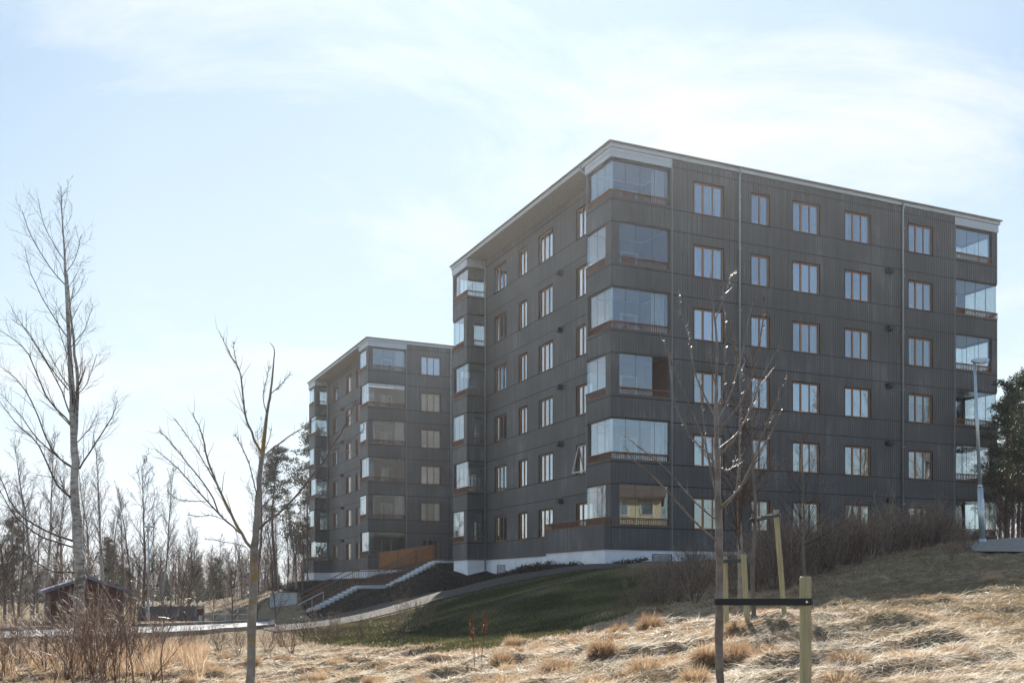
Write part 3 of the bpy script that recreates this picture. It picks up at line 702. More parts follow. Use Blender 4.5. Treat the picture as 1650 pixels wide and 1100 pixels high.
def in_block(o, u, v): return o[0]+dR[0]*u+dL[0]*v, o[1]+dR[1]*u+dL[1]*v
x, y = in_block(AO, .75, 18.3); dm = empty('storage_drum', (x, y, 2.2)); tag(dm, 'pale storage drum behind the lowest glazed far-left balcony of the large block', 'drum')
m = MB(); m.tube([(0, 0, .0), (0, 0, .72)], [.30, .33], 16); m.build('body', M['white'], dm, smooth=False); m = MB(); m.tube([(0, 0, .721), (0, 0, .76)], [.35, .34], 16); m.build('lid', M['hatchlight'], dm)
def balcony_chair(u, v, n, rz, label):
    x, y = in_block(AO, u, v); c = empty('balcony_chair', (x, y, S(n)-.80), rz); tag(c, label, 'chair', 'pale chairs on the glazed balconies')
    m = MB(); m.box(-.25, .25, -.25, .25, .42, .46); m.build('seat', M['white'], c)
    m = MB(); k = 16
    pts = [(math.cos(2*math.pi*i/k)*.27, .26, .95+math.sin(2*math.pi*i/k)*.3) for i in range(k+1)]; m.tube(pts, [.02]*(k+1), 5)
    for i in range(7): a = -.2+i*.0667; hgt_ = math.sqrt(max(0, 1-(a/.27)**2))*.3; m.tube([(a, .26, .95-hgt_), (a, .26, .95+hgt_)], [.012, .012], 4)
    m.build('backrest', M['white'], c)
    for a in (-.22, .22):
        for b_ in (-.22, .22): m = MB(); m.tube([(a, b_, 0), (a, b_, .42)], [.018, .018], 5); m.build('leg', M['white'], c)
balcony_chair(1.2, 1.0, 6, .3, 'round-backed pale chair on the top near-corner balcony'); balcony_chair(1.9, 1.1, 4, -.5, 'round-backed pale chair on the glazed balcony second from the top that wraps the near corner'); balcony_chair(22.4, 1.2, 6, .2, 'round-backed pale chair on the top right balcony')
# ------------------------------------------------------------------ outdoor staircase between the blocks
sx = (-4.8, 73.0); rz = math.atan2(-dR[1], -dR[0]); ST = empty('staircase', (sx[0], sx[1], -1.5), rz)
tag(ST, 'pale concrete outdoor stairs in two flights with brown handrails, left of the large block', 'stairs')
SO = (0, 0, -1.5)
prof = [(.0, 2.05), (.93, 2.0), (4.24, .32), (6.42, .27), (9.74, -1.4)]
def sz(x):
    for (a, za_), (b, zb_) in zip(prof, prof[1:]):
        if a <= x <= b: return za_+(zb_-za_)*(x-a)/(b-a)
    return prof[-1][1] if x > 9 else prof[0][1]
for (a, b, z0, z1, n) in ((.93, 4.24, 2.0, .32, 11), (6.42, 9.74, .27, -1.4, 11)):
    m = MB()
    for i in range(n):
        x0 = a+(b-a)*i/n; x1 = a+(b-a)*(i+1)/n; z = z0+(z1-z0)*(i+.35)/n
        m.box(x0, x1+.03, .1, 1.5, z-.14, z)
    m.build('flight', M['concrete'], ST, SO)
m = MB(); m.box(4.24, 6.42, .1, 1.5, .1, .29); m.build('landing', M['concrete'], ST, SO); m = MB(); m.box(-.9, .93, .1, 1.5, 1.85, 2.02); m.build('landing', M['concrete'], ST, SO)
m = MB()
for (a, b) in zip(prof, prof[1:]):
    for y in (-.06, .08): m.quad((a[0], y, a[1]-.30), (b[0], y, b[1]-.30), (b[0], y, b[1]+.06), (a[0], y, a[1]+.06))
    m.quad((a[0], -.06, a[1]+.06), (b[0], -.06, b[1]+.06), (b[0], .08, b[1]+.06), (a[0], .08, a[1]+.06))
m.build('cheek_wall', M['hatchlight'], ST, SO)
def stair_rail(y, mat, x0, x1, h=1.0, bal=True, ext=.6):
    m = MB(); xs = [x0]+[p[0] for p in prof if x0 < p[0] < x1]+[x1]
    m.tube([(x, y, sz(x)+h) for x in xs]+[(x1+ext, y, sz(x1)+h-ext*.5)], [.03]*(len(xs)+1), 6); m.tube([(x, y, sz(x)+.16) for x in xs], [.018]*len(xs), 6)
    n = max(1, int((x1-x0)/(.13 if bal else 1.1)))
    for i in range(n+1):
        x = x0+(x1-x0)*i/n; r = .009 if (bal and i % 9) else .022
        m.tube([(x, y, sz(x)+.1), (x, y, sz(x)+h)], [r, r], 4)
    return m.build('handrail', mat, ST, SO)
stair_rail(.0, M['rail'], .3, 9.74); stair_rail(-1.5, M['rail'], .3, 9.2, 1.15); stair_rail(1.55, M['galv'], 9.0, 9.74, .9, False, .9)
SC = empty('slatted_screen', (sx[0], sx[1], 1.0), rz); tag(SC, 'orange stained vertical slat screen above the outdoor stairs', 'fence')
m = MB(); n = 42
for i in range(n):
    x = .1+4.1*i/n; t = (x-.1)/4.1; m.box(x, x+.075, -1.86, -1.80, 2.0-.6*t, 3.2-.62*t)
m.build('slats', M['screen'], SC, (0, 0, 1.0))
m = MB(); m.tube([(.05, -1.83, 3.24), (4.25, -1.83, 2.60)], [.035, .035], 6); m.tube([(.05, -1.78, 2.1), (4.25, -1.78, 1.5)], [.03, .03], 6)
for x in (.08, 1.45, 2.8, 4.2): m.tube([(x, -1.76, 1.2), (x, -1.76, 3.2-.62*(x-.1)/4.1)], [.035, .035], 6)
m.build('frame', M['rail'], SC, (0, 0, 1.0))
# low retaining wall left of the stairs
RWl = MB(); RWl.box(-1.9, 0, -.15, .15, -.8, .48); RWl.box(-1.95, .05, -.19, .19, .48, .54)
rw = RWl.build('retaining_wall', M['concrete'], None, bevel=.01); rw.location = (-15.6, 75.2, -.75); rw.rotation_euler = (0, 0, R(4)); tag(rw, 'low pale concrete retaining wall at the foot of the stairs', 'wall')

# ------------------------------------------------------------------ street lamps, stakes, shed and roadside bits
def street_lamp(base, top, r0, r1, split, head, label):
    b = Vector(base); t = Vector(top)-b; root = empty('street_lamp', b); tag(root, label, 'street lamp')
    m = MB(); m.tube([(0, 0, -.2), t*.02], [r0*1.25]*2, 12); m.tube([t*.01, t*split], [r0, r0*.95], 12); m.tube([t*split, t*(split+.02)], [r0*.95, r1*1.1], 12); m.tube([t*(split+.02), t], [r1*1.05, r1*.8], 12)
    m.build('pole', M['galv'], root, smooth=True)
    m = MB(); m.box(t.x*.15-.05, t.x*.15+.05, -r0-.01, -r0+.02, t.z*.18, t.z*.18+.35); m.build('service_door', M['galv'], root)
    h = MB()
    if head == 'arm':
        x, z = t.x, t.z
        h.v += [(x-.08,-.08,z-.02),(x+.12,-.09,z-.06),(x+.40,-.11,z-.03),(x+.46,-.07,z+.0),(x-.08,.08,z-.02),(x+.12,.09,z-.06),(x+.40,.11,z-.03),(x+.46,.07,z+.0),
                (x-.08,-.06,z+.06),(x+.14,-.08,z+.09),(x+.38,-.09,z+.10),(x+.46,-.06,z+.06),(x-.08,.06,z+.06),(x+.14,.08,z+.09),(x+.38,.09,z+.10),(x+.46,.06,z+.06)]
        for i in range(3): h.f += [(i,i+1,i+5,i+4),(i+8,i+12,i+13,i+9),(i,i+8,i+9,i+1),(i+4,i+5,i+13,i+12)]
        h.f += [(0,4,12,8),(3,11,15,7)]
        ho = h.build('lamp_head', M['galv'], root, bevel=.01)
        g = MB(); g.box(x+.14, x+.38, -.08, .08, z-.075, z-.05); g.build('lamp_lens', M['white'], ho)
    else:
        x, z = t.x, t.z; h.box(x-.28, x+.28, -.16, .16, z, z+.09); h.box(x-.06, x+.06, -.06, .06, z-.12, z)
        ho = h.build('lamp_head', M['galv'], root, bevel=.02); g = MB(); g.box(x-.24, x+.24, -.12, .12, z-.02, z-.002); g.build('lamp_lens', M['white'], ho)
b = G(1583, 869); bx = ((1583-CX)/F*34, 34, H((1583-CX)/F*34, 34)); street_lamp(bx, P(1570, 582, 34), .095, .055, .30, 'arm', 'leaning galvanised street lamp beside the footpath at the right edge')
bx = ((239-CX)/F*58, 58, H((239-CX)/F*58, 58)-.05); street_lamp(bx, P(239, 849, 58), .08, .05, .24, 'flat', 'slim grey lamp post with a flat head beside the road on the left')

def stake(base, top, r, label, group='round wooden tree stakes'):
    b = Vector(base); t = Vector(top)-b; root = empty('tree_stake', b); tag(root, label, 'stake', group)
    n = 14; m = MB(); L = t.length; d = t.normalized()
    pts = [d*(-.3)]+[d*(L*k/8) for k in range(0, 8)]+[d*(L-.012), d*L]; rad = [r]*(len(pts)-2)+[r, r*.86]
    m.tube(pts, rad, n); o = m.build('post', M['stake'], root, smooth=False)
    for f in o.data.polygons: f.use_smooth = len(f.vertices) == 4
    return root, b, d, L
def strap(a, b, w, label, ra_, rb2):      # flat belt looped round a trunk and nailed to a stake
    a = Vector(a); b = Vector(b); d = b-a; root = empty('tree_strap', b); tag(root, label, 'tree tie', 'black rubber tree ties')
    u = Vector((0, 0, 1)); h = d.normalized(); s = h.cross(u).normalized(); m = MB()
    path = []
    for k in range(9):
        an = math.pi/2+math.pi*k/8; path.append(a+h*(math.cos(an)*ra_)+s*(math.sin(an)*ra_))
    for k in range(9):
        an = -math.pi/2+math.pi*k/8; path.append(b+h*(math.cos(an)*rb2)+s*(math.sin(an)*rb2))
    path.append(path[0]); path = [p-b for p in path]
    ss = []
    for p, q in zip(path, path[1:]):
        nrm = (q-p).cross(u)
        nrm = nrm.normalized()*.004 if nrm.length > 1e-6 else Vector((0, 0, 0))
        for e in (-1, 1):
            m.quad(p+nrm*e-u*w/2, q+nrm*e-u*w/2, q+nrm*e+u*w/2, p+nrm*e+u*w/2)
        m.quad(p-nrm+u*w/2, q-nrm+u*w/2, q+nrm+u*w/2, p+nrm+u*w/2); m.quad(p-nrm-u*w/2, q-nrm-u*w/2, q+nrm-u*w/2, p+nrm-u*w/2)
    m.build('belt', M['strap'], root)
    n = MB(); c = -s*(-1)*rb2
    q = [p for p in path[9:18]]; mid = min(q, key=lambda p: (p+b).y); out = Vector((mid.x, mid.y, 0)).normalized()
    n.tube([mid+out*.002, mid+out*.012], [.007, .007], 10); n.build('nail', M['screw'], root)
Y6 = 5.9
stake((P(1298, 1300, Y6).x, Y6, H(P(1298, 1300, Y6).x, Y6)), P(1298, 928, Y6), .033, 'thick pale green round stake in the foreground, nearest and tallest in the frame')
strap(P(1160, 969, 6.15), P(1298, 969, Y6), .040, 'wide black strap from the foreground sapling to the nearest stake', .030, .036)
Yk = 14.4
def stk(pxb, pyb, pxt, pyt, Y, w, label):
    x = (pxb-CX)/F*Y; return stake((x, Y, H(x, Y)), P(pxt, pyt, Y), w/2/F*Y, label)
stk(1171, 985, 1168, 896, 14.4, 8, 'left one of the pair of short stakes behind the foreground sapling')
stk(1205, 988, 1198, 893, 13.9, 8.5, 'right one of the pair of short stakes, tied to the thin trunk')
stk(1264, 972, 1250, 821, 15.3, 8.5, 'long thin stake leaning left in front of the dark thicket')
strap(P(1212, 903, 14.6), P(1199, 903, 13.95), .05, 'short black strap joining the pair of short stakes to the thin trunk', .04, .045)
strap(P(1169, 904, 14.4), P(1199, 903, 13.95), .045, 'black strap between the two short stakes', .045, .045)
strap(P(1212, 838, 14.6), P(1252, 829, 15.25), .05, 'black strap rising from the thin trunk to the leaning stake', .035, .045)

def shed():
    Y = 55.0; x0, x1 = P(82, 0, Y).x, P(200, 0, Y).x; zb = H((x0+x1)/2, Y)-.1; ze = (HY-953)/F*Y; zr = (HY-930)/F*Y
    root = empty('shed', ((x0+x1)/2, Y, zb), R(27)); tag(root, 'dark red-brown wooden shed with a low grey gable roof behind the birch', 'shed')
    w = (x1-x0)/2-.15; h = ze-zb; hr = zr-zb-.12; D = 5; m = MB()
    m.v += [(-w,0,0),(w,0,0),(w,0,h),(0,0,hr),(-w,0,h),(-w,D,0),(w,D,0),(w,D,h),(0,D,hr),(-w,D,h)]
    m.f += [(0,1,2,3,4),(6,5,9,8,7),(0,4,9,5),(1,6,7,2)]
    for i in range(int(2*w/.16)):
        x = -w+i*.16; zt = h+(hr-h)*(1-abs(x+.02)/w); m.box(x, x+.04, -.02, 0, 0, zt-.05)
    m.build('wall', M['shedwall'], root)
    r = MB(); e = .35; sl = (hr-h)/w
    for s in (-1, 1):
        a = (0, -e, hr+.05); b_ = (s*(w+.4), -e, h-.4*sl+.05); c = (s*(w+.4), D+e, h-.4*sl+.05); d = (0, D+e, hr+.05)
        up = lambda p: (p[0], p[1], p[2]+.16)
        r.quad(a, b_, c, d); r.quad(up(a), up(d), up(c), up(b_)); r.quad(a, up(a), up(b_), b_); r.quad(b_, up(b_), up(c), c); r.quad(c, up(c), up(d), d)
    r.build('roof', M['shedroof'], root)
    d = MB(); d.box(-.9, .5, -.05, -.022, 0, 1.75); d.build('door', M['shedwall'], root)
shed()
def roadside():
    Y = 62; x0, x1 = P(222, 0, Y).x, P(328, 0, Y).x; zb = H(x0, Y)-.05; zt = (HY-976)/F*Y
    root = empty('fence', (x0, Y, zb)); tag(root, 'low dark grey panel fence across the road, right of the lamp post', 'fence')
    m = MB(); n = 6; w = (x1-x0)/n
    for i in range(n): m.box(i*w+.05, (i+1)*w-.05, 0, .04, .08, zt-zb)
    m.build('panel', M['hatch'], root)
    for i in range(n+1):
        p = MB(); p.box(i*w-.04, i*w+.04, -.02, .07, -.2, zt-zb+.06); p.build('post', M['hatch'], root)
    m = MB(); m.box(-.05, x1-x0+.05, -.04, .09, zt-zb+.06, zt-zb+.11); m.build('cap_rail', M['galv'], root)
    Y = 57; x0, x1 = P(325, 0, Y).x, P(402, 0, Y).x; zb = H(x0, Y); root = empty('fence', (x0, Y, zb)); tag(root, 'thin steel rail fence beside the road, left of the lichen-covered tree', 'fence')
    for i in range(5):
        p = MB(); x = (x1-x0)*i/4; p.tube([(x, 0, -.1), (x, 0, .85)], [.03, .03], 6); p.build('post', M['galv'], root)
    for z in (.45, .82):
        m = MB(); m.tube([(0, 0, z), (x1-x0, 0, z)], [.025, .025], 6); m.build('rail', M['galv'], root)
    Y = 55; x = P(322, 0, Y).x; zb = H(x, Y); root = empty('letter_box', (x, Y, zb)); tag(root, 'small dark red box on a post by the roadside', 'box')
    m = MB(); m.box(-.14, .14, -.12, .12, .45, .80); m.v += [(-.16,-.14,.8),(.16,-.14,.8),(.16,.14,.8),(-.16,.14,.8),(-.16,0,.88),(.16,0,.88)]
    k = len(m.v)-6; m.f += [(k,k+1,k+5,k+4),(k+2,k+3,k+4,k+5),(k+1,k+2,k+5),(k+3,k,k+4)]; m.build('box', M['redbox'], root)
    m = MB(); m.box(-.04, .04, -.04, .04, -.1, .45); m.build('post', M['galv'], root)
roadside()
def yellow_house():       # stands on the rise right of the camera; the photo shows it mirrored in the lowest balcony glass
    cx, cy = 54.1, 12.0; zb = H(cx, cy)-.3; root = empty('house', (cx, cy, zb), math.atan2(.834, .565)); tag(root, 'pale yellow house with a dark gable roof, mirrored in the lowest corner glazing', 'house')
    w, D, h, hr = 5.0, 4.5, 9.3-zb, 11.6-zb; m = MB()
    m.v += [(-w,-D,0),(w,-D,0),(w,D,0),(-w,D,0),(-w,-D,h),(w,-D,h),(w,D,h),(-w,D,h),(-w,0,hr),(w,0,hr)]
    m.f += [(0,1,5,4),(2,3,7,6),(1,2,6,9,5),(3,0,4,8,7)]; m.build('wall', M['housewall'], root)
    r = MB()
    for s in (-1, 1):
        a = (-w-.5, 0, hr+.1); b_ = (w+.5, 0, hr+.1); c = (w+.5, s*(D+.5), h-.2); d = (-w-.5, s*(D+.5), h-.2); up = lambda p: (p[0], p[1], p[2]+.2)
        r.quad(a, b_, c, d); r.quad(up(a), up(d), up(c), up(b_)); r.quad(d, c, up(c), up(d)); r.quad(a, d, up(d), up(a)); r.quad(b_, up(b_), up(c), c)
    r.build('roof', M['houseroof'], root)
    for z in (h-1.9, h-4.6):
        for x in (-3.6, -1.2, 1.2, 3.6):
            q = MB(); q.box(x-.6, x+.6, D+.0, D+.06, z, z+1.3); f = q.build('window', M['white'], root); q = MB(); q.box(x-.5, x+.5, D+.06, D+.07, z+.1, z+1.2); q.build('pane', M['pane'], f)
yellow_house()

# ------------------------------------------------------------------ trees
def rdir(d, ang, az=None):
    d = Vector(d).normalized(); u = d.orthogonal().normalized(); w = d.cross(u); az = random.uniform(0, 2*math.pi) if az is None else az
    return (d*math.cos(ang)+(u*math.cos(az)+w*math.sin(az))*math.sin(ang)).normalized()
def shoot(mb, p, d, L, r, up=.15, wob=.12, n=5, sides=3, rt=.25, gather=None):
    pts = [Vector(p)]; d = Vector(d).normalized(); rad = [r]
    for i in range(n):
        d = (d+Vector((random.gauss(0, wob), random.gauss(0, wob), random.gauss(0, wob)+up))).normalized()
        pts.append(pts[-1]+d*(L/n)); rad.append(r*(1-(1-rt)*(i+1)/n))
    mb.tube(pts, rad, sides, cap=False)
    return pts, rad
def along(pts, t):
    k = min(int(t*(len(pts)-1)), len(pts)-2); f = t*(len(pts)-1)-k
    return pts[k].lerp(pts[k+1], f), (pts[k+1]-pts[k]).normalized(), k
def twigs(mb, pts, rad, n, L, ang, levels=1, up=.1, t0=.2, rmin=.0016, wob=.12, sub=4, sides=3, taper=.7):
    for i in range(n):
        t = t0+(1-t0)*(i+random.random()*.9)/n; p, d, k = along(pts, min(t, .99)); l = L*random.uniform(.55, 1.15)*(1-taper*t*.6)
        r = max(rmin, rad[k]*.45); q, rr = shoot(mb, p, rdir(d, ang*random.uniform(.7, 1.25)), l, r, up, wob, 4, sides, .35)
        if levels > 1: twigs(mb, q, rr, sub, L*.45, ang, levels-1, up, .15, rmin, wob, sub, sides, taper)
def resample(poly, k=3):
    P_ = [Vector(p) for p in poly]; out = []
    for i in range(len(P_)-1):
        p0 = P_[max(i-1, 0)]; p1 = P_[i]; p2 = P_[i+1]; p3 = P_[min(i+2, len(P_)-1)]
        for j in range(k):
            t = j/k; out.append(.5*((2*p1)+(-p0+p2)*t+(2*p0-5*p1+4*p2-p3)*t*t+(-p0+3*p1-3*p2+p3)*t*t*t))
    out.append(P_[-1]); return out
def pixel_poly(pp, Y, dy):       # a limb seen in the photo, given its own depth: leans towards or away by dy metres at its tip
    n = len(pp); return resample([P(a, b, Y+dy*(i/(max(1, n-1)))**1.0) for i, (a, b) in enumerate(pp)])
def limb(mb, pp, Y, dy, w0, w1, sides=6, tw=0, tl=.3, ta=.7, lv=1, up=.1, t0=.25, wob=.1, rmin=.0016, buds=False):
    pts = pixel_poly(pp, Y, dy); n = len(pts); rad = [(w0+(w1-w0)*(i/(n-1)))/2/F*Y for i in range(n)]
    pts2 = [pts[0]]+[p+Vector((random.gauss(0, 1), random.gauss(0, 1), random.gauss(0, 1)))*rad[i]*.45 for i, p in enumerate(pts) if i > 0]
    mb.tube(pts2, rad, sides, cap=False)
    if tw: twigs(mb, pts2, rad, tw, tl, ta, lv, up, t0, rmin, wob)
    if buds:
        for i in range(int(len(pts2)*2.2)):
            p, d, k = along(pts2, random.uniform(.15, .99)); dd = rdir(d, .8); l = random.uniform(.012, .03)*Y/6.5
            mb.tube([p, p+dd*l], [rad[k]*.55+.0012, .0015], 3, cap=False)
    return pts2, rad
def finish_tree(name, loc, trunk, crown, mt, mc, label, group=None, smooth=True, cat='tree'):
    root = empty(name, loc); tag(root, label, cat, group)
    trunk.build('trunk', mt, root, tuple(loc), smooth=smooth); crown.build('crown', mc, root, tuple(loc), smooth=smooth)
    return root
def trunk_path(mb, pp, ws, Y, sides=12, wob=.12):
    # ws: pixel widths matching pp
    k = 4; pts = resample([P(a, b, Y) for a, b in pp], k); rad = []
    for i in range(len(ws)-1):
        for j in range(k): rad.append((ws[i]+(ws[i+1]-ws[i])*j/k)/2/F*Y)
    rad.append(ws[-1]/2/F*Y)
    pts = [p+Vector((random.gauss(0, 1), random.gauss(0, 1), 0))*rad[i]*wob for i, p in enumerate(pts)]
    rad = [r*random.uniform(.94, 1.07) for r in rad]
    mb.tube(pts, rad, sides, cap=False); return pts, rad
# --- the large birch on the left
random.seed(11); Y = 30.0; t = MB(); c = MB()
bl = (P(131, 0, Y).x, Y, H(P(131, 0, Y).x, Y)-.05); py0 = HY-bl[2]*F/Y
tp, tr = trunk_path(t, [(131, py0), (128, 960), (127, 900), (124, 850), (121, 780), (119, 710), (116, 640), (112, 570), (108, 490), (104, 410), (100, 350), (98, 300)], [21, 17, 16.2, 15.5, 13, 11.2, 9, 7.2, 5.2, 3.4, 2, 1], Y)
limb(t, [(121, 705), (124, 640), (121, 570), (114, 500), (109, 440)], Y, .8, 7, 2, 8, 10, 1.0, .6, 2, .12)
for (pp, dy, w) in [([(121,872),(75,855),(25,822),(0,767),(-25,715)], -1.5, 5.5), ([(121,882),(71,866),(25,832),(0,790),(-20,755)], 1.5, 4.5), ([(119,805),(92,780),(63,717),(25,680),(-5,640)], -2, 5),
    ([(117,753),(84,726),(50,646),(25,609),(0,590)], 1.2, 4.5), ([(115,751),(63,709),(30,665),(0,634)], 2.2, 4), ([(115,684),(75,638),(46,571),(20,545),(0,533)], -1, 4), ([(113,667),(90,610),(60,560),(20,500)], 1.6, 3.6),
    ([(110,628),(80,590),(46,535),(20,515)], -1.8, 3), ([(128,755),(155,713),(180,671),(190,645)], -.5, 4.2), ([(125,712),(146,688),(156,668)], 1, 2.4), ([(121,922),(80,918),(40,890),(5,850)], .6, 4.2), ([(119,640),(140,618),(156,570)], -1, 2.4),
    ([(124,820),(105,790),(85,770),(60,765)], 2, 3), ([(114,560),(136,530),(150,490)], 1, 2.2), ([(110,545),(80,500),(50,440),(40,400)], 1.4, 3), ([(106,460),(80,430),(50,380),(36,340)], -1.2, 2.6), ([(106,440),(122,415),(130,380)], .8, 2), ([(104,420),(88,395),(70,360),(62,320)], .5, 2)]:
    limb(c, pp, Y, dy, w*.72, .7, 5, 15, 1.0, .65, 2, .10, .12, .13, .0032)
for i in range(24):
    tt = .48+.5*i/24; p, d, k = along(tp, tt); L = 2.6*(1-tt)+.5
    pts, rr = shoot(c, p, rdir((0, 0, 1), random.uniform(.5, .8)), L*random.uniform(.7, 1.2), max(.007, tr[k]*.22), .12, .1, 7, 4, .2)
    twigs(c, pts, rr, 7, L*.4, .6, 2, .1, .1, .003, .13)
finish_tree('birch_tree', bl, t, c, M['birch'], M['barkdark'], 'tall bare birch with a white trunk, largest tree at the left edge')
# --- lichen-covered forked tree
random.seed(5); Y = 13.0; t = MB(); c = MB(); bl = (P(402, 0, Y).x, Y, H(P(402, 0, Y).x, Y)-.03); py0 = HY-bl[2]*F/Y
tp, tr = trunk_path(t, [(402, py0), (404, 1060), (408, 960), (410, 880), (415, 820), (419, 760), (423, 730), (430, 668), (436, 632), (440, 592), (442, 564), (435, 552)], [16, 14, 13.5, 12.5, 9.5, 7.5, 6.6, 4.8, 3.6, 2.4, 1.5, .8], Y)
B_ = dict(buds=True, rmin=.003)
limb(t, [(410,892),(390,860),(364,808),(336,744),(326,700),(310,664)], Y, -.5, 5.76, 1.12, 7, 13, .45, .6, 1, **B_)
limb(c, [(390,860),(364,838),(320,792),(288,756),(268,738),(252,724)], Y, .5, 3.60, 0.96, 6, 15, .45, .6, 1, **B_)
limb(c, [(352,826),(336,790),(300,744),(272,708),(256,694)], Y, -.7, 2.88, 0.96, 6, 11, .4, .6, 1, **B_)
limb(c, [(360,802),(324,736),(300,700),(280,672)], Y, .6, 2.45, 0.80, 6, 9, .4, .6, 1, **B_)
limb(c, [(364,838),(340,830),(320,832),(302,829)], Y, .2, 1.44, 0.80, 5, 7, .25, .6, 1, **B_)
limb(c, [(332,808),(300,806),(285,803),(268,790)], Y, -.4, 1.44, 0.80, 5, 7, .25, .6, 1, **B_)
limb(c, [(418,852),(464,812),(512,756),(540,712),(560,676),(574,644)], Y, -1.0, 3.96, 0.96, 6, 9, .4, .6, 1, **B_)
limb(c, [(536,718),(560,710),(580,698),(587,686)], Y-.8, -.3, 1.73, 0.80, 5, 5, .2, .6, 1, **B_)
limb(c, [(522,738),(545,726),(572,727)], Y-.7, .3, 1.58, 0.80, 5, 5, .2, .6, 1, **B_)
limb(c, [(428,732),(464,704),(496,684),(528,656)], Y, .9, 2.45, 0.80, 6, 9, .35, .6, 1, **B_)
limb(c, [(412,825),(440,800),(475,782),(505,770)], Y, 1.0, 2.16, 0.80, 6, 9, .35, .6, 1, **B_)
limb(t, [(422,736),(412,708),(394,664),(388,604),(368,564),(353,534)], Y, .4, 4.68, 0.96, 7, 17, .4, .5, 1, **B_)
limb(c, [(384,596),(378,570),(376,552)], Y+.3, .1, 1.44, 0.80, 5, 3, .2, .6, 1, **B_)
limb(c, [(437,634),(450,622),(460,612),(468,600)], Y, .2, 1.73, 0.80, 5, 7, .2, .6, 1, **B_)
limb(c, [(430,668),(424,640),(430,610),(434,590)], Y, -.4, 1.73, 0.80, 5, 9, .2, .6, 1, **B_)
limb(c, [(415,800),(400,744),(386,712),(378,700)], Y, -.6, 2.16, 0.80, 5, 9, .3, .6, 1, **B_)
limb(c, [(420,740),(432,712),(438,690)], Y, .5, 1.58, 0.80, 5, 7, .2, .6, 1, **B_)
limb(c, [(408,900),(395,880),(360,872),(330,868)], Y, .9, 1.58, 0.80, 5, 9, .3, .6, 1, **B_)
finish_tree('young_tree', bl, t, c, M['lichen'], M['bark'], 'bare forked tree with yellow lichen on its trunk, left of the far block')
# --- staked sapling in the foreground
random.seed(9); Y = 6.5; t = MB(); c = MB(); bl = (P(1160, 0, Y).x, Y, H(P(1160, 0, Y).x, Y)-.02); py0 = HY-bl[2]*F/Y
trunk_path(t, [(1159, py0), (1160, 1180), (1161, 1100), (1159, 1000), (1160, 930), (1158, 860), (1157, 777), (1155, 695), (1154, 634), (1155, 552), (1149, 491), (1145, 440)], [15, 13.5, 12.8, 13.2, 12, 12.2, 9, 7, 5.2, 3.8, 2.6, 1.3], Y, 14)
def cr(L): return [(1000+a*.4091, 450+b*.4091) for a, b in L]
for (L, dy, w) in [([(377,1030),(280,940),(150,800),(60,720),(20,660)], -.5, 4), ([(378,945),(300,880),(160,730),(60,650),(20,615)], .4, 4), ([(378,770),(350,690),(270,610),(210,470),(190,300),(150,210)], .5, 4.2),
    ([(370,800),(330,640),(260,470),(205,340),(192,290)], -.3, 3.4), ([(372,540),(300,390),(270,240),(235,130),(230,45)], .3, 4), ([(376,420),(355,340),(348,280)], -.1, 3), ([(380,500),(405,430),(412,250),(405,100),(402,0)], .2, 4.2),
    ([(385,520),(430,430),(455,330),(448,250),(425,160)], -.3, 3.8), ([(384,560),(440,430),(480,280),(520,90)], .4, 3.8), ([(384,600),(470,490),(530,350),(560,170),(563,70)], -.5, 4), ([(384,670),(470,590),(540,440),(600,350)], .5, 3.6),
    ([(384,700),(440,640),(500,540),(560,380),(630,250)], -.3, 3.8), ([(385,910),(450,850),(462,760),(470,660)], .3, 5.0), ([(385,910),(470,820),(545,680),(600,590),(635,500)], -.3, 5.5), ([(530,710),(560,610),(590,540),(630,430),(652,365)], -.2, 4),
    ([(384,730),(410,752),(440,740),(452,700)], .2, 2.8), ([(374,160),(400,90),(430,0),(440,-20)], .2, 2.8), ([(370,830),(345,700),(322,520),(310,400)], .4, 3), ([(466,700),(470,560),(478,400),(474,340)], .1, 3)]:
    limb(c, cr(L), Y, dy, w*.8, 1.3, 6, 4, .16, .6, 1, .2, buds=True, rmin=.0018)
finish_tree('sapling', bl, t, c, M['young'], M['young'], 'staked bare sapling in the foreground with long upswept shoots before the large block', cat='tree')
# --- slender trees on the slope
def slope_tree(name, pxb, Y, top, w, label, nb, spread, mt, mc, seed, t0=.3, lean=0, leaves=False, ang=.75):
    random.seed(seed); x = P(pxb, 0, Y).x; z = H(x, Y)-.03; t = MB(); c = MB(); py0 = HY-z*F/Y; pts_px = [(pxb+lean*k/5+random.gauss(0, 1.2), py0+(top-py0)*k/5) for k in range(6)]
    tp, tr = trunk_path(t, pts_px, [w*(1-.17*k) for k in range(6)], Y, 8)
    Ht = (py0-top)/F*Y
    for i in range(nb):
        tt = t0+(.97-t0)*i/nb; p, d, k = along(tp, tt); L = spread*(1.1-.75*(tt-t0)/(1-t0))
        pts, rr = shoot(c, p, rdir((0, 0, 1), random.uniform(.8, 1.2)*ang), L*random.uniform(.7, 1.2), max(.0045, tr[k]*.35), .1, .12, 6, 4, .25)
        twigs(c, pts, rr, 8, L*.42, .7, 2, .06, .15, .0024, .15)
    r = finish_tree(name, (x, Y, z), t, c, mt, mc, label)
    return r
slope_tree('young_tree', 1192, 16.5, 640, 11.5, 'bare tree with a grey-green trunk just right of the foreground sapling', 30, 1.15, M['lichen'], M['barkdark'], 21, .3)
slope_tree('young_tree', 1214, 14.6, 560, 8, 'thin dark-trunked tree tied to the short stakes', 20, .7, M['bark'], M['barkdark'], 22, .35, -4)
slope_tree('young_tree', 1297, 22, 690, 6.5, 'small twiggy tree in the thicket before the ground floor windows', 26, 1.15, M['bark'], M['barkdark'], 23, .3, -4, ang=.9)
slope_tree('young_tree', 1100, 34, 905, 3.5, 'low thin sapling by the white plinth of the large block', 10, .5, M['bark'], M['barkred'], 24, .15)

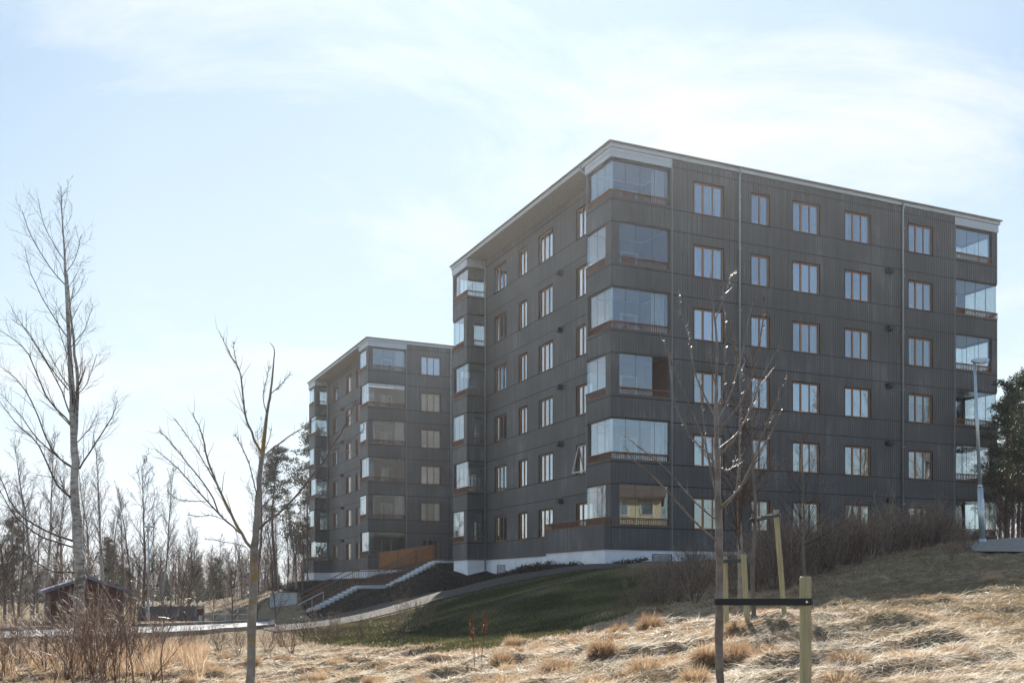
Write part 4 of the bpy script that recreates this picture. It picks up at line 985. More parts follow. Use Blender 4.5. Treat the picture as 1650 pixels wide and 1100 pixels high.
# --- background trees: prototypes copied
def proto_bare(seed, Ht, r, nb, spread, bark, twig, t0=.25, ang=.6, fork=False):
    random.seed(seed); t = MB(); c = MB(); pts = [Vector((0, 0, 0))]; rad = [r*1.15]; d = Vector((0, 0, 1)); n = 12
    for i in range(n):
        d = (d+Vector((random.gauss(0, .05), random.gauss(0, .05), .15))).normalized(); pts.append(pts[-1]+d*Ht/n); rad.append(r*(1-.93*(i+1)/n))
    t.tube(pts, rad, 6, cap=False)
    for i in range(nb):
        tt = t0+(.98-t0)*i/nb; p, dd, k = along(pts, tt); L = spread*(1.15-.85*(tt-t0)/(1-t0))
        q, rr = shoot(c, p, rdir((0, 0, 1), random.uniform(.75, 1.3)*ang), L*random.uniform(.6, 1.2), max(.018, rad[k]*.35), .1, .12, 5, 3, .25)
        twigs(c, q, rr, 7, L*.42, .6, 2, .03, .15, .009, .16, 4)
    root = empty('bare_tree', (0, 0, 0)); t.build('trunk', bark, root, smooth=True); c.build('crown', twig, root); return root
protos = [proto_bare(31, 15, .16, 44, 3.2, M['birch'], M['barkfar'], .2, .55), proto_bare(32, 13, .13, 40, 2.8, M['barkfar'], M['barkfar'], .25, .6), proto_bare(33, 11, .12, 40, 3.4, M['barkfar'], M['barkdark'], .15, .75),
          proto_bare(34, 16, .15, 44, 2.6, M['birch'], M['barkfar'], .35, .5), proto_bare(35, 8, .09, 36, 2.6, M['barkfar'], M['barkdark'], .08, .85)]
used = [False]*len(protos)
def place(i, px, Y, s, a, label, name='bare_tree', group=None, cat='tree', lean=0):
    o = protos[i] if not used[i] else copy_tree(protos[i]); used[i] = True
    x = P(px, 0, Y).x; o.location = (x, Y, H(x, Y)-.1); o.scale = (s, s, s); o.rotation_euler = (0, lean, a); o.name = name; tag(o, label, cat, group); return o
random.seed(77); GL = 'bare trees behind the road'
for i, (px, Y, top, k) in enumerate([(30,68,760,1),(52,74,700,0),(75,62,690,3),(100,80,740,0),(145,66,725,0),(165,72,700,3),(8,60,740,2),(185,90,790,1),(212,66,780,1),(232,64,740,2),(262,63,745,3),(290,80,845,2),(318,86,850,1),(352,95,860,2),
    (-20,64,700,0),(-45,60,720,3),(275,98,840,0),(305,74,830,1),(130,95,770,3),(90,100,780,1),(15,98,790,0),(205,84,800,0),(245,96,830,3),(60,110,800,1),(335,110,880,1),(170,110,820,0),(375,100,870,4),(390,90,850,1)]):
    x = P(px, 0, Y).x; hz = (HY-top)/F*Y-H(x, Y); base = [15, 13, 11, 16, 8][k]
    place(k, px, Y, hz/base, random.uniform(0, 6.28), 'slender bare tree in the loose wood behind the road at the left', group=GL, lean=random.uniform(-.05, .05))
for i, (px, Y, top, k) in enumerate([(412,82,690,1),(450,84,800,3),(462,76,810,1),(478,88,770,0),(487,80,830,2),(496,96,790,3),(440,100,800,2),(425,92,820,0),(502,112,760,1),(470,110,800,0)]):
    x = P(px, 0, Y).x; hz = (HY-top)/F*Y-H(x, Y); base = [15, 13, 11, 16, 8][k]
    place(k, px, Y, hz/base*1.02, random.uniform(0, 6.28), 'thin bare tree crowded against the left end of the far block', group='bare trees beside the far block', lean=random.uniform(-.05, .05))
for i, (px, Y, s) in enumerate([(25,50,.5),(55,52,.45),(215,50,.5),(265,52,.42),(300,56,.5),(345,58,.45),(375,54,.5),(415,58,.5),(-10,48,.5),(100,50,.4),(445,62,.45)]):
    place(4, px, Y, s, random.uniform(0, 6.28), 'low bare bush along the far side of the road', name='roadside_bush', group='bare bushes along the far side of the road', cat='bush')
for i, (px, Y, s) in enumerate([(1612,50,.45),(1632,48,.5),(1655,50,.5),(1645,55,.6),(1605,62,.55),(1622,58,.5)]):
    place(4, px, Y, s, i*1.1, 'low bare bush under the pines at the right edge', name='roadside_bush', group='bushes under the pines', cat='bush')
# reflected and glimpsed trees on the rise at the right
for i, (px, Y, top, k) in enumerate([(1625,62,700,2),(1648,58,760,1),(1668,66,690,0),(1690,60,720,2),(1612,70,745,1)]):
    x = P(px, 0, Y).x; hz = (HY-top)/F*Y-H(x, Y); base = [15, 13, 11, 16, 8][k]
    place(k, px, Y, hz/base, random.uniform(0, 6.28), 'bare dark tree among the pines at the right edge', group='bare trees at the right edge')
for i, (x, y, s) in enumerate([(46,26,.55),(60,24,.6),(50,4,.6),(66,8,.7),(40,10,.45),(58,32,.6),(48,36,.5),(70,20,.7)]):
    o = copy_tree(protos[2]); o.location = (x, y, H(x, y)-.1); o.scale = (s, s, s); o.rotation_euler = (0, 0, i); tag(o, 'bare tree beside the yellow house, mirrored in the lower windows', 'tree', 'bare trees round the yellow house')
for i, (x, y, s) in enumerate([(74,30,1.25),(82,22,1.35),(90,32,1.3),(78,12,1.2),(70,38,1.15),(96,18,1.4),(86,40,1.3),(66,22,1.05),(92,8,1.3),(62,14,1.0)]):
    o = copy_tree(protos[[0, 3, 1][i % 3]]); o.location = (x, y, H(x, y)-.1); o.scale = (s, s, s); o.rotation_euler = (0, 0, i*.7); tag(o, 'tall bare tree behind the yellow house, mirrored in the windows', 'tree', 'tall trees behind the yellow house')
for i, u in enumerate(used):
    if not u: print('unused proto', i)

# --- pines
def needles(centres, rr, n, seed, size=.16):
    g = np.random.default_rng(seed); roots, dirs = [], []
    for (c_, r) in zip(centres, rr):
        d = g.normal(size=(n, 3)); d /= np.linalg.norm(d, axis=1)[:, None]; rad = g.random(n)**.45
        p = np.array(c_)+d*rad[:, None]*np.array([r, r, r*.42]); roots.append(p); q = d*.7+g.normal(size=(n, 3))*.5; q[:, 2] += .35; dirs.append(q/np.linalg.norm(q, axis=1)[:, None])
    R_ = np.concatenate(roots); D_ = np.concatenate(dirs); m_ = len(R_)
    return blades(R_, D_, g.uniform(.6, 1.3, m_)*size, g.uniform(.3, .55, m_)*size, np.zeros(m_), np.clip(g.normal(.45, .22, m_), 0, 1), seed)
def proto_pine(seed, Ht, r, crown0, spread, nb, dens=90, nm='pine_tree'):
    random.seed(seed); t = MB(); pts = [Vector((0, 0, 0))]; rad = [r*1.1]; d = Vector((0, 0, 1)); n = 10
    for i in range(n):
        d = (d+Vector((random.gauss(0, .06), random.gauss(0, .06), .2))).normalized(); pts.append(pts[-1]+d*Ht/n); rad.append(r*(1-.85*(i+1)/n))
    t.tube(pts, rad, 8, cap=False); cs, rs = [], []
    for i in range(nb):
        tt = crown0+(.99-crown0)*(i+.5)/nb; p, dd, k = along(pts, tt); f = (tt-crown0)/(1-crown0); L = spread*(1-f*.75)*random.uniform(.55, 1.15)*(.65+.35*min(1, f*4))
        q, rr = shoot(t, p, rdir((0, 0, 1), random.uniform(1.05, 1.5)), L, max(.03, rad[k]*.3), .08, .13, 6, 4, .3)
        for w_ in (.5, .75, .98):
            if random.random() < .18: continue
            c_, _, _ = along(q, w_); c_ = c_+Vector((random.gauss(0, .2), random.gauss(0, .2), random.gauss(.1, .12))); cs.append(c_); rs.append(random.uniform(.4, .85)*spread/3.2)
    cs.append(pts[-1]); rs.append(.5)
    root = empty(nm, (0, 0, 0)); t.build('trunk', M['pinebark'], root, smooth=True); V_, Q_, T_ = needles(cs, rs, dens, seed); np_obj('crown', V_, Q_, M['needle'], T_, root); return root
pines = [proto_pine(41, 15, .2, .5, 3.4, 34, 110), proto_pine(42, 13, .18, .22, 3.2, 48, 110), proto_pine(43, 16, .22, .6, 3.2, 28, 120)]
pu = [False]*3
def place_pine(k, px, Y, top, label, group, a=0):
    o = pines[k] if not pu[k] else copy_tree(pines[k]); pu[k] = True; x = P(px, 0, Y).x; z = H(x, Y)-.1; s = ((HY-top)/F*Y-z)/[15, 13, 16][k]; o.location = (x, Y, z); o.scale = (s, s, s); o.rotation_euler = (0, 0, a); tag(o, label, 'pine tree', group)
place_pine(0, 445, 92, 722, 'green pine with an open crown behind the lichen-covered tree', None, 1)
place_pine(1, 500, 118, 690, 'pine half hidden behind the left end of the far block', None, 2)
place_pine(1, 1622, 56, 620, 'tall pine nearest the right end of the large block', None, .5)
place_pine(1, 1650, 60, 600, 'pine cut by the right edge of the picture', None, 2.2)
place_pine(0, 1640, 70, 650, 'lower pine behind the two front pines at the right edge', None, 3)
for i, (px, Y, top) in enumerate([(1672, 62, 590), (1700, 60, 600), (1600, 90, 700), (1632, 80, 640), (1612, 75, 730)]): place_pine([0,2,1,1,1][i], px, Y, top, 'pine standing among others at the right edge', 'pines at the right edge', i*1.3)
for i, (px, Y, top) in enumerate([(350, 120, 900), (320, 125, 912), (172, 110, 868), (20, 118, 835), (180, 115, 880)]):
    place_pine(1, px, Y, top, 'dark green conifer at the back of the wood on the left', 'conifers at the back of the wood', i*1.1)
# spruce-like low green clump seen over the road
# --- far wood: nobody could count it
def far_wood():
    random.seed(51); arr = []
    for k in range(4):
        m = MB(); pts, rr = shoot(m, (0, 0, 0), (0, 0, 1), 1, .012, .2, .03, 6, 4, .15); 
        for i in range(26):
            p, d, kk = along(pts, .15+.8*i/26); q, r_ = shoot(m, p, rdir((0, 0, 1), .6), .26*random.uniform(.5, 1.1), .004, .1, .12, 4, 3, .3); twigs(m, q, r_, 5, .11, .6, 1, 0, .1, .0022)
        arr.append(mb_arrays(m, .4))
    out = []
    g = np.random.default_rng(9)
    for i in range(520):
        Y_ = g.uniform(135, 260); px = g.uniform(-120, 560) if i < 430 else g.uniform(1560, 1800); x = (px-CX)/F*Y_; z = H(x, min(Y_, 195))-.5; h = g.uniform(5, 9.5)
        out.append(replicate(arr[i % 4], [(x, Y_, z, h, g.uniform(0, 6.28), h, g.uniform(-.3, .3))]))
    V_, Q_, T_ = merge(out); o = np_obj('far_wood', V_, Q_, M['twig'], T_); tag(o, 'pale brown bare wood along the horizon at the left', 'wood', kind='stuff')
    out = []
    for i in range(90):        # dark conifer understorey of the far wood
        Y_ = g.uniform(150, 280); px = g.uniform(-150, 560) if i < 55 else g.uniform(1560, 1850); x = (px-CX)/F*Y_; z = H(x, min(Y_, 195)); h = g.uniform(3, 6.0); n = 260
        f = g.random(n)**.8; a = g.uniform(0, 6.28, n); r_ = (1-f)*h*.28*g.random(n)**.5
        p = np.stack([x+np.cos(a)*r_, Y_+np.sin(a)*r_, z+f*h], 1); d = np.stack([np.cos(a), np.sin(a), g.normal(-.1, .3, n)], 1); d /= np.linalg.norm(d, axis=1)[:, None]
        out.append(blades(p, d, g.uniform(.5, 1.1, n), g.uniform(.3, .6, n), np.full(n, .3), np.clip(g.normal(.4, .2, n), 0, 1), i))
    V_, Q_, T_ = merge(out); o = np_obj('far_conifers', V_, Q_, M['needle'], T_); tag(o, 'dark green conifer belt low on the horizon', 'wood', kind='stuff')
far_wood()

# ------------------------------------------------------------------ shrubs and thicket
def bush_proto(seed, H_, spread, ns, tw, r=.006, lv=1, up=.12, tl=.35, rmin=.0022):
    random.seed(seed); m = MB()
    for i in range(ns):
        a = random.uniform(0, 6.28); rr = random.uniform(0, .18)*spread; tilt = random.uniform(.05, .75)*spread
        d = Vector((math.cos(a)*tilt, math.sin(a)*tilt, 1)).normalized()
        pts, rd = shoot(m, (math.cos(a)*rr, math.sin(a)*rr, 0), d, H_*random.uniform(.6, 1.15), r*random.uniform(.6, 1.1), up*.3, .09, 6, 3, .3)
        twigs(m, pts, rd, tw, tl*H_, .55, lv, .04, .25, rmin, .14, 3)
    return m
bush = [mb_arrays(bush_proto(60+k, 1.25, 1.0, 22, 7, .0085, 2, rmin=.0034), .45) for k in range(4)]
for k in range(4):
    V_, Q_, T_ = bush[k]; n = len(V_)//12; g = np.random.default_rng(k); T_ = np.repeat(np.clip(g.normal(.45, .33, len(V_)//12+1), 0, 1), 12)[:len(V_)]; bush[k] = (V_, Q_, T_)
def thicket():
    g = np.random.default_rng(5); out = []
    line = [(1000,985,.3),(1050,976,.5),(1100,968,.75),(1200,955,.9),(1270,945,1.0),(1330,925,1.05),(1400,903,1.1),(1460,888,1.1),(1510,878,1.0),(1550,870,.8)]
    for i in range(190):
        s = g.uniform(0, len(line)-1.001); k = int(s); f = s-k; px = line[k][0]+(line[k+1][0]-line[k][0])*f; py = line[k][1]+(line[k+1][1]-line[k][1])*f; hh = line[k][2]+(line[k+1][2]-line[k][2])*f
        x, y, z = G(px, py); dep = g.uniform(0, 1)**1.2*9; q = 1+dep/y; x, y = x*q, y+dep; z = H(x, y)-.03; sc = hh*(g.uniform(.45, .9) if g.random() < .7 else g.uniform(.9, 1.25))*(1.0 if dep > 1 else .8)
        out.append(replicate(bush[i % 4], [(x, y, z, sc, g.uniform(0, 6.28), sc*g.uniform(.85, 1.1), g.uniform(-.2, .2))]))
    V_, Q_, T_ = merge(out); o = np_obj('thicket', V_, Q_, M['twig'], T_); tag(o, 'dense dark brown leafless thicket on the bank before the large block', 'thicket', kind='stuff')
thicket()
bush_me = []
for k in range(4):
    o = np_obj('shrub', *bush[k][:2], M['twig'], bush[k][2]); bush_me.append(o.data); bpy.data.objects.remove(o)
redb = bush_proto(71, 1.6, .9, 16, 6, .008, 1, tl=.3, rmin=.003); o = redb.build('shrub', M['barkred']); red_me = o.data; bpy.data.objects.remove(o)
redb = bush_proto(72, 1.4, 1.2, 11, 7, .008, 1, tl=.35, rmin=.003); o = redb.build('shrub', M['barkred']); red_me2 = o.data; bpy.data.objects.remove(o)
random.seed(15)
def shrub(me, px, Y, s, label, group=None, hs=None):
    x = P(px, 0, Y).x; o = bpy.data.objects.new('shrub', me); C.objects.link(o); o.location = (x, Y, H(x, Y)-.03); o.scale = (s, s, hs or s); o.rotation_euler = (0, 0, random.uniform(0, 6.28)); tag(o, label, 'shrub', group); return o
GS = 'shrubs in front of the road'
for (px, Y, s, k) in [(-15,22,1.1,0),(30,24,1.0,1),(75,21,1.0,2),(120,23,1.15,3),(150,20,1.2,0),(175,22,1.25,1),(205,21,1.1,2),(235,24,1.0,3),(180,25,1.2,0),(140,26,1.1,1),(60,26,1.1,2),(255,27,.9,3),(10,19,.9,1),(105,19,.9,0),
                      (290,29,.7,1),(320,30,.8,2),(352,31,.7,0),(455,34,.8,1),(490,36,.9,2),(520,33,.8,3),(545,35,.8,0),(580,32,.7,1),(430,30,.7,3),(470,28,.6,0),(385,28,.7,2)]:
    shrub(bush_me[k], px, Y, s, 'brown leafless shrub among the rough grass on the near side of the road', GS)
for (px, Y, s) in [(665,33,1.0),(635,31,.7),(690,34,.6)]: shrub(bush_me[2], px, Y, s, 'leafless shrub at the lower edge of the green lawn', 'shrubs at the lawn edge')
shrub(bush_me[1], 1065, 26, .9, 'leafless shrub at the left end of the thicket'); shrub(bush_me[3], 1120, 24, .95, 'leafless shrub straight left of the foreground sapling')
for (px, Y, s, lab) in [(65,13.5,.75,'red-brown shrub with upright shoots, leftmost in the foreground'), (130,12.2,1.0,'tallest red-brown shrub in the left foreground, below the birch'), (190,12.8,.95,'red-brown shrub right of the tallest one in the left foreground'), (250,13.8,.6,'sparse red-brown shrub halfway between birch and lichen-covered tree')]:
    shrub(red_me if s > .9 else red_me2, px, Y, s, lab)
for (px, Y, s) in [(1560,31,.7),(1535,27,.65)]: shrub(bush_me[0], px, Y, s, 'small shrub by the foot of the leaning street lamp', 'shrubs by the street lamp')
# pale leaning shoots in the left foreground
for (pp, Yb, lab) in [([(165,1100),(150,1000),(120,940),(85,900)], 12, 'long pale shoot bending left across the shed'), ([(215,1095),(200,1010),(170,950),(140,910)], 12.6, 'long pale shoot bending left beneath the birch'), ([(120,1100),(100,1060),(75,1030),(45,1010)], 11.5, 'short pale shoot bending left in the left corner'), ([(262,1100),(262,1040),(285,990),(310,960)], 13, 'dark shoot leaning right before the road')]:
    m = MB(); pts, rd = limb(m, pp, Yb, -.6, 3.0, 1.0, 5, 7, .5, .5, 2, .03, .3, .1, .003); x, y = pts[0].x, pts[0].y; z = H(x, y)
    m.tube([Vector((x, y, z-.05)), pts[0]], [rd[0]*1.1, rd[0]], 5, cap=False)
    o = m.build('shoot', M['young'], None, (x, y, z), smooth=True); o.location = (x, y, z); tag(o, lab, 'shrub')

# ------------------------------------------------------------------ grass
def surf(x, y):
    x = np.asarray(x, float); y = np.asarray(y, float)
    return hgt(x, y)+mounds(x, y)*np.clip((40-y)/10, 0, 1)
def frustum_pts(n, y0, y1, g, margin=60, p=1.0):
    # uniform over the ground seen, denser near the camera
    y = y0*(y1/y0)**(g.random(n)**p); x = (g.uniform(-margin, 1650+margin, n)-CX)/F*y; return x, y
def dry_grass():
    g = np.random.default_rng(21); parts_ = []
    x, y = frustum_pts(520000, 7.5, 34, g)
    keep = drymask(x, y); x, y = x[keep], y[keep]; gap = vnoise(x, y, 2.6, 21.0) < .38; x, y = x[gap], y[gap]; x = x+g.normal(0, 1, len(x))*np.where(x > 12, .6, .12); z = surf(x, y)
    n = len(x); fa = vnoise(x, y, .55, 7.7)*4+.5+g.normal(0, .8, n); tilt = np.clip(g.normal(.22, .28, n), -.1, 1.3)
    d = np.stack([np.cos(fa)*np.cos(tilt), np.sin(fa)*np.cos(tilt), np.sin(tilt)], 1)
    tn = vnoise(x, y, 1.0, 3.1); crest = np.clip((mounds(x, y)+.02)*4.2, 0, 1); hill = np.clip((x-3.2)/3, 0, 1)*np.clip((y-10.5)/5, 0, 1)
    tint = np.clip(.70+tn*.5-crest*.5-hill*.30+g.normal(0, .2, n), 0, 1); green = np.clip(hill*.62+vnoise(x, y, .35, 12.1)*.6-.14+g.normal(0, .12, n), 0, .85)
    L_ = g.uniform(.06, .22, n)*np.where(g.random(n) < .02, 1.5, 1); wd = (.0012+.00032*y)*g.uniform(.6, 1.3, n)
    V_, Q_, T_ = blades(np.stack([x, y, z+.003], 1), d, L_, wd, np.clip(g.normal(.3, .2, n), 0, 1), tint, 1)
    o = np_obj('dry_grass', V_, Q_, M['dry'], T_); ga = o.data.attributes.new('green', 'FLOAT', 'POINT'); ga.data.foreach_set('value', np.repeat(green, 6).astype(np.float32)); tag(o, 'flattened pale straw grass covering the foreground', 'grass', kind='stuff')
dry_grass()
def tuss_proto(seed, n, h, r, spike=0):
    g = np.random.default_rng(seed); a = g.uniform(0, 6.28, n); rr = r*.38*np.sqrt(g.random(n)); out = g.uniform(.15, 1.0, n)
    p = np.stack([np.cos(a)*rr, np.sin(a)*rr, -.02+.0*a+h*.35*(1-(rr/(r*.4))**2)*g.random(n)], 1); a2 = a+g.normal(0, .35, n)
    d = np.stack([np.cos(a2)*out, np.sin(a2)*out, 1.15-out*.75+spike*.4], 1); d /= np.linalg.norm(d, axis=1)[:, None]
    return blades(p, d, g.uniform(.6, 1.2, n)*h*1.15, g.uniform(.004, .008, n), .35+out*.6-spike*.3, np.clip(g.normal(.5, .25, n), 0, 1), seed)
tus = [tuss_proto(1, 1100, .30, .5), tuss_proto(2, 900, .24, .5), tuss_proto(3, 900, .34, .36, .7), tuss_proto(4, 1200, .2, .6)]
tus_me = []
for t_ in tus:
    o = np_obj('grass_tussock', t_[0], t_[1], M['tussock'], t_[2]); tus_me.append(o.data); bpy.data.objects.remove(o)
named = [(945,1030,1.15,0,'largest rusty tussock at the edge of the dark lawn'),(1047,1003,1.0,2,'bushy rusty tussock left of the foreground sapling, high on the bank'),(1000,1012,.8,2,'small upright tussock between the two biggest rusty tussocks'),
    (808,1060,.8,2,'pointed tussock below the dark lawn'),(900,1067,1.0,0,'rusty tussock below the largest one'),(972,1055,.85,2,'leaning pointed tussock right of the largest one'),(1185,1050,.8,2,'small rusty tussock between the sapling and the near stake'),
    (1225,1035,1.0,1,'domed tussock just left of the near stake'),(1100,1045,.9,3,'low domed tussock left of the foreground sapling'),(1370,1050,.9,1,'low rusty tussock right of the near stake')]
random.seed(3)
for (px, py, s, k, lab) in named:
    x, y, z = G(px, py+4); z = float(surf([x], [y])[0]); o = bpy.data.objects.new('grass_tussock', tus_me[k]); C.objects.link(o); o.location = (x, y, z-.02); o.scale = (s, s, s); o.rotation_euler = (0, 0, random.uniform(0, 6)); tag(o, lab, 'grass tussock', 'rusty grass tussocks')
def more_tussocks():
    g = np.random.default_rng(31); out = []
    for i in range(560):
        x, y = frustum_pts(1, 9, 30, g, 30, .8); 
        if not drymask(x, y)[0]: continue
        px = CX+x[0]/y[0]*F
        if px > 1300 and g.random() < .85: continue
        s = g.uniform(.35, .95); z = float(surf(x, y)[0]); out.append(replicate(tus[g.integers(0, 4)], [(x[0], y[0], z-.03, s, g.uniform(0, 6.28), s*g.uniform(.6, 1), g.uniform(-.1, .5))]))
    V_, Q_, T_ = merge(out); o = np_obj('low_tussocks', V_, Q_, M['tussock'], T_); tag(o, 'small tufts scattered through the straw grass', 'grass', kind='stuff')
    # tall standing dead grass on the left and along the thicket
    n = 26000; xs, ys, zs, Ls, ts = [], [], [], [], []
    px = g.uniform(-60, 330, n); y = g.uniform(19, 33, n); cl = vnoise(px*.02, y*.3, 1.0, 5.5); k = cl > -.12; px, y = px[k], y[k]; x = (px-CX)/F*y; z = surf(x, y); nn = len(x)
    d = g.normal(0, .22, (nn, 3)); d[:, 2] = 1; d /= np.linalg.norm(d, axis=1)[:, None]
    a1 = blades(np.stack([x, y, z], 1), d, g.uniform(.3, .75, nn), g.uniform(.006, .014, nn), g.uniform(.1, .5, nn), np.clip(g.normal(.35, .25, nn), 0, 1), 3)
    n = 16000; s = g.random(n); line = [(1000,992),(1060,982),(1140,975),(1270,952),(1400,910),(1500,885),(1570,872)]; pts = np.array([G(*a) for a in line]); f = s*(len(line)-1); k = f.astype(int).clip(0, len(line)-2); f = (f-k)[:, None]
    q = pts[k]*(1-f)+pts[k+1]*f; x = q[:, 0]+g.normal(0, .6, n); y = q[:, 1]+g.normal(-.2, .8, n); z = surf(x, y); d = g.normal(0, .35, (n, 3)); d[:, 2] = 1; d /= np.linalg.norm(d, axis=1)[:, None]
    a2 = blades(np.stack([x, y, z], 1), d, g.uniform(.05, .20, n), g.uniform(.004, .009, n), g.uniform(.3, .9, n), np.clip(g.normal(.35, .25, n), 0, 1), 4)
    n = 14000; px = g.uniform(420, 1010, n); line = np.interp(px, [420, 520, 640, 700, 780, 860, 900, 950, 1010], [1030, 1040, 1044, 1048, 1043, 1034, 1023, 1004, 990])+g.normal(3, 5, n)
    yy = []
    tab = {p: None for p in range(420, 1011, 10)}
    for p in tab: tab[p] = G(p, float(np.interp(p, [420, 520, 640, 700, 780, 860, 900, 950, 1010], [1030, 1040, 1044, 1048, 1043, 1034, 1023, 1004, 990])))[1]
    y = np.interp(px, list(tab), list(tab.values()))+g.normal(-.3, 1.5, n); x = (px-CX)/F*y; z = surf(x, y); d = g.normal(0, .3, (n, 3)); d[:, 2] = 1; d /= np.linalg.norm(d, axis=1)[:, None]
    a3 = blades(np.stack([x, y, z], 1), d, g.uniform(.05, .17, n), g.uniform(.005, .010, n), g.uniform(.3, .9, n), np.clip(g.normal(.4, .25, n), 0, 1), 5)
    V_, Q_, T_ = merge([a1, a2, a3]); o = np_obj('standing_dead_grass', V_, Q_, M['dry'], T_); tag(o, 'tall standing dead grass at the left and along the lawn and thicket', 'grass', kind='stuff')
more_tussocks()
def lawn_blades():
    g = np.random.default_rng(41); P_ = np.array([p[:2] for p in lawn_poly]); n = 190000; x = g.uniform(P_[:, 0].min(), P_[:, 0].max(), n); y = g.uniform(P_[:, 1].min(), P_[:, 1].max(), n); k = inpoly(x, y, lawn_poly); x, y = x[k], y[k]; x = x+g.normal(0, .22, len(x)); y = y+g.normal(0, .3, len(y))
    n = len(x); z = hgt(x, y)+.01; d = g.normal(0, .45, (n, 3)); d[:, 2] = 1; d /= np.linalg.norm(d, axis=1)[:, None]; tn = vnoise(x, y, .5, 1.9)
    V_, Q_, T_ = blades(np.stack([x, y, z], 1), d, g.uniform(.05, .13, n), g.uniform(.012, .028, n), g.uniform(.2, .6, n), np.clip(.42+tn*1.1+vnoise(x, y, .13, 4.4)*.8+g.normal(0, .2, n), 0, 1), 2)
    o = np_obj('lawn_grass', V_, Q_, M['greenblade'], T_); tag(o, 'short green grass on the shaded lawn below the large block', 'grass', kind='stuff')
lawn_blades()
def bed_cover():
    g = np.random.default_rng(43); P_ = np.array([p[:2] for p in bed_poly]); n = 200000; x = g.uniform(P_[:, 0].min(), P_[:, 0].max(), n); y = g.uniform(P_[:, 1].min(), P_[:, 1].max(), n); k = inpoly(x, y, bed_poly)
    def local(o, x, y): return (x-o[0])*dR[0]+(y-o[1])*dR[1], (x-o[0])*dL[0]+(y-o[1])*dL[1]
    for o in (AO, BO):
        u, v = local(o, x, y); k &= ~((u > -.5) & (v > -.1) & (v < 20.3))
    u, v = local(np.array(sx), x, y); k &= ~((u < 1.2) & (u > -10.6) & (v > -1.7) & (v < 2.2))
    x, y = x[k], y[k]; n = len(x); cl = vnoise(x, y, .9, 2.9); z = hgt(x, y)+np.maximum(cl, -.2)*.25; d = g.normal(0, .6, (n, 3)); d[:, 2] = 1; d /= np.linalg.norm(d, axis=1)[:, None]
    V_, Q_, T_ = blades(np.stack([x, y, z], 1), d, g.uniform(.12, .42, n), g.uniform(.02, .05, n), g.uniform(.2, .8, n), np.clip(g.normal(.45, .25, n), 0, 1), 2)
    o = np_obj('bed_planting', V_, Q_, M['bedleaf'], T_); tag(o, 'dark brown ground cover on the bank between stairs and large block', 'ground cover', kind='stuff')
bed_cover()
# --- dead dock plants with rusty seed heads
for (px, py, top, dx, lab) in [(765, 1068, 985, -6, 'left of two dead dock stems with rusty seed heads, before the lawn'), (775, 1062, 984, 8, 'right of two dead dock stems with rusty seed heads, before the lawn'), (72, 1085, 1020, 2, 'dead dock stem with dark red seed head in the left corner')]:
    x, y, z = G(px, py); z = float(surf([x], [y])[0]); root = empty('dock_plant', (x, y, z)); tag(root, lab, 'plant', 'dead dock stems'); hh = (py-top)/F*y; t = Vector((dx/F*y, .02, hh)); m = MB(); m.tube([Vector((0, 0, -.03)), t*.5+Vector((.01, 0, 0)), t], [.006, .005, .003], 5); m.build('stem', M['barkred'], root)
    g = np.random.default_rng(px); n = 420; f = g.uniform(.58, 1, n); c_ = np.array(t)[None]*f[:, None]; a = g.uniform(0, 6.28, n); rr = .035*(1.15-f)*2.2*g.random(n)
    p = c_+np.stack([np.cos(a)*rr, np.sin(a)*rr, g.normal(0, .01, n)], 1); d = g.normal(0, .6, (n, 3)); d[:, 2] += .8; d /= np.linalg.norm(d, axis=1)[:, None]
    V_, Q_, T_ = blades(p, d, g.uniform(.015, .03, n), g.uniform(.008, .016, n), np.zeros(n), g.random(n), 1); np_obj('seed_head', V_, Q_, M['dock'], T_, root)

# ------------------------------------------------------------------ sky, sun, camera
SUN_EL, SUN_AZ = 35.0, 1.0
w = bpy.data.worlds.new('World'); bpy.context.scene.world = w; w.use_nodes = True; nt = w.node_tree; nt.nodes.clear(); L = nt.links.new
out = nt.nodes.new('ShaderNodeOutputWorld'); bg = nt.nodes.new('ShaderNodeBackground'); bg.inputs['Strength'].default_value = .10
sk = nt.nodes.new('ShaderNodeTexSky'); sk.sky_type = 'NISHITA'; sk.sun_disc = False; sk.sun_elevation = R(SUN_EL); sk.sun_rotation = R(SUN_AZ); sk.air_density = 1.0; sk.dust_density = 1.2; sk.ozone_density = 1.5
tc = nt.nodes.new('ShaderNodeTexCoord'); sp = nt.nodes.new('ShaderNodeSeparateXYZ'); L(tc.outputs['Generated'], sp.inputs[0])
zz = N(nt, 'ShaderNodeMath', operation='MAXIMUM'); zz.inputs[1].default_value = 0; L(sp.outputs['Z'], zz.inputs[0])
za2 = N(nt, 'ShaderNodeMath', operation='ADD'); za2.inputs[1].default_value = .16; L(zz.outputs[0], za2.inputs[0])
dx = N(nt, 'ShaderNodeMath', operation='DIVIDE'); L(sp.outputs['X'], dx.inputs[0]); L(za2.outputs[0], dx.inputs[1])
dy = N(nt, 'ShaderNodeMath', operation='DIVIDE'); L(sp.outputs['Y'], dy.inputs[0]); L(za2.outputs[0], dy.inputs[1])
cb = nt.nodes.new('ShaderNodeCombineXYZ'); L(dx.outputs[0], cb.inputs[0]); L(dy.outputs[0], cb.inputs[1])
mpw = nt.nodes.new('ShaderNodeMapping'); mpw.inputs['Location'].default_value = (5.2, 3.0, 0); mpw.inputs['Scale'].default_value = (-1.0, 1.25, 1); mpw.inputs['Rotation'].default_value = (0, 0, R(-18)); L(cb.outputs[0], mpw.inputs[0])
n1 = N(nt, 'ShaderNodeTexNoise', Scale=1.3, Detail=11, Roughness=.64, Distortion=.5); L(mpw.outputs[0], n1.inputs['Vector'])
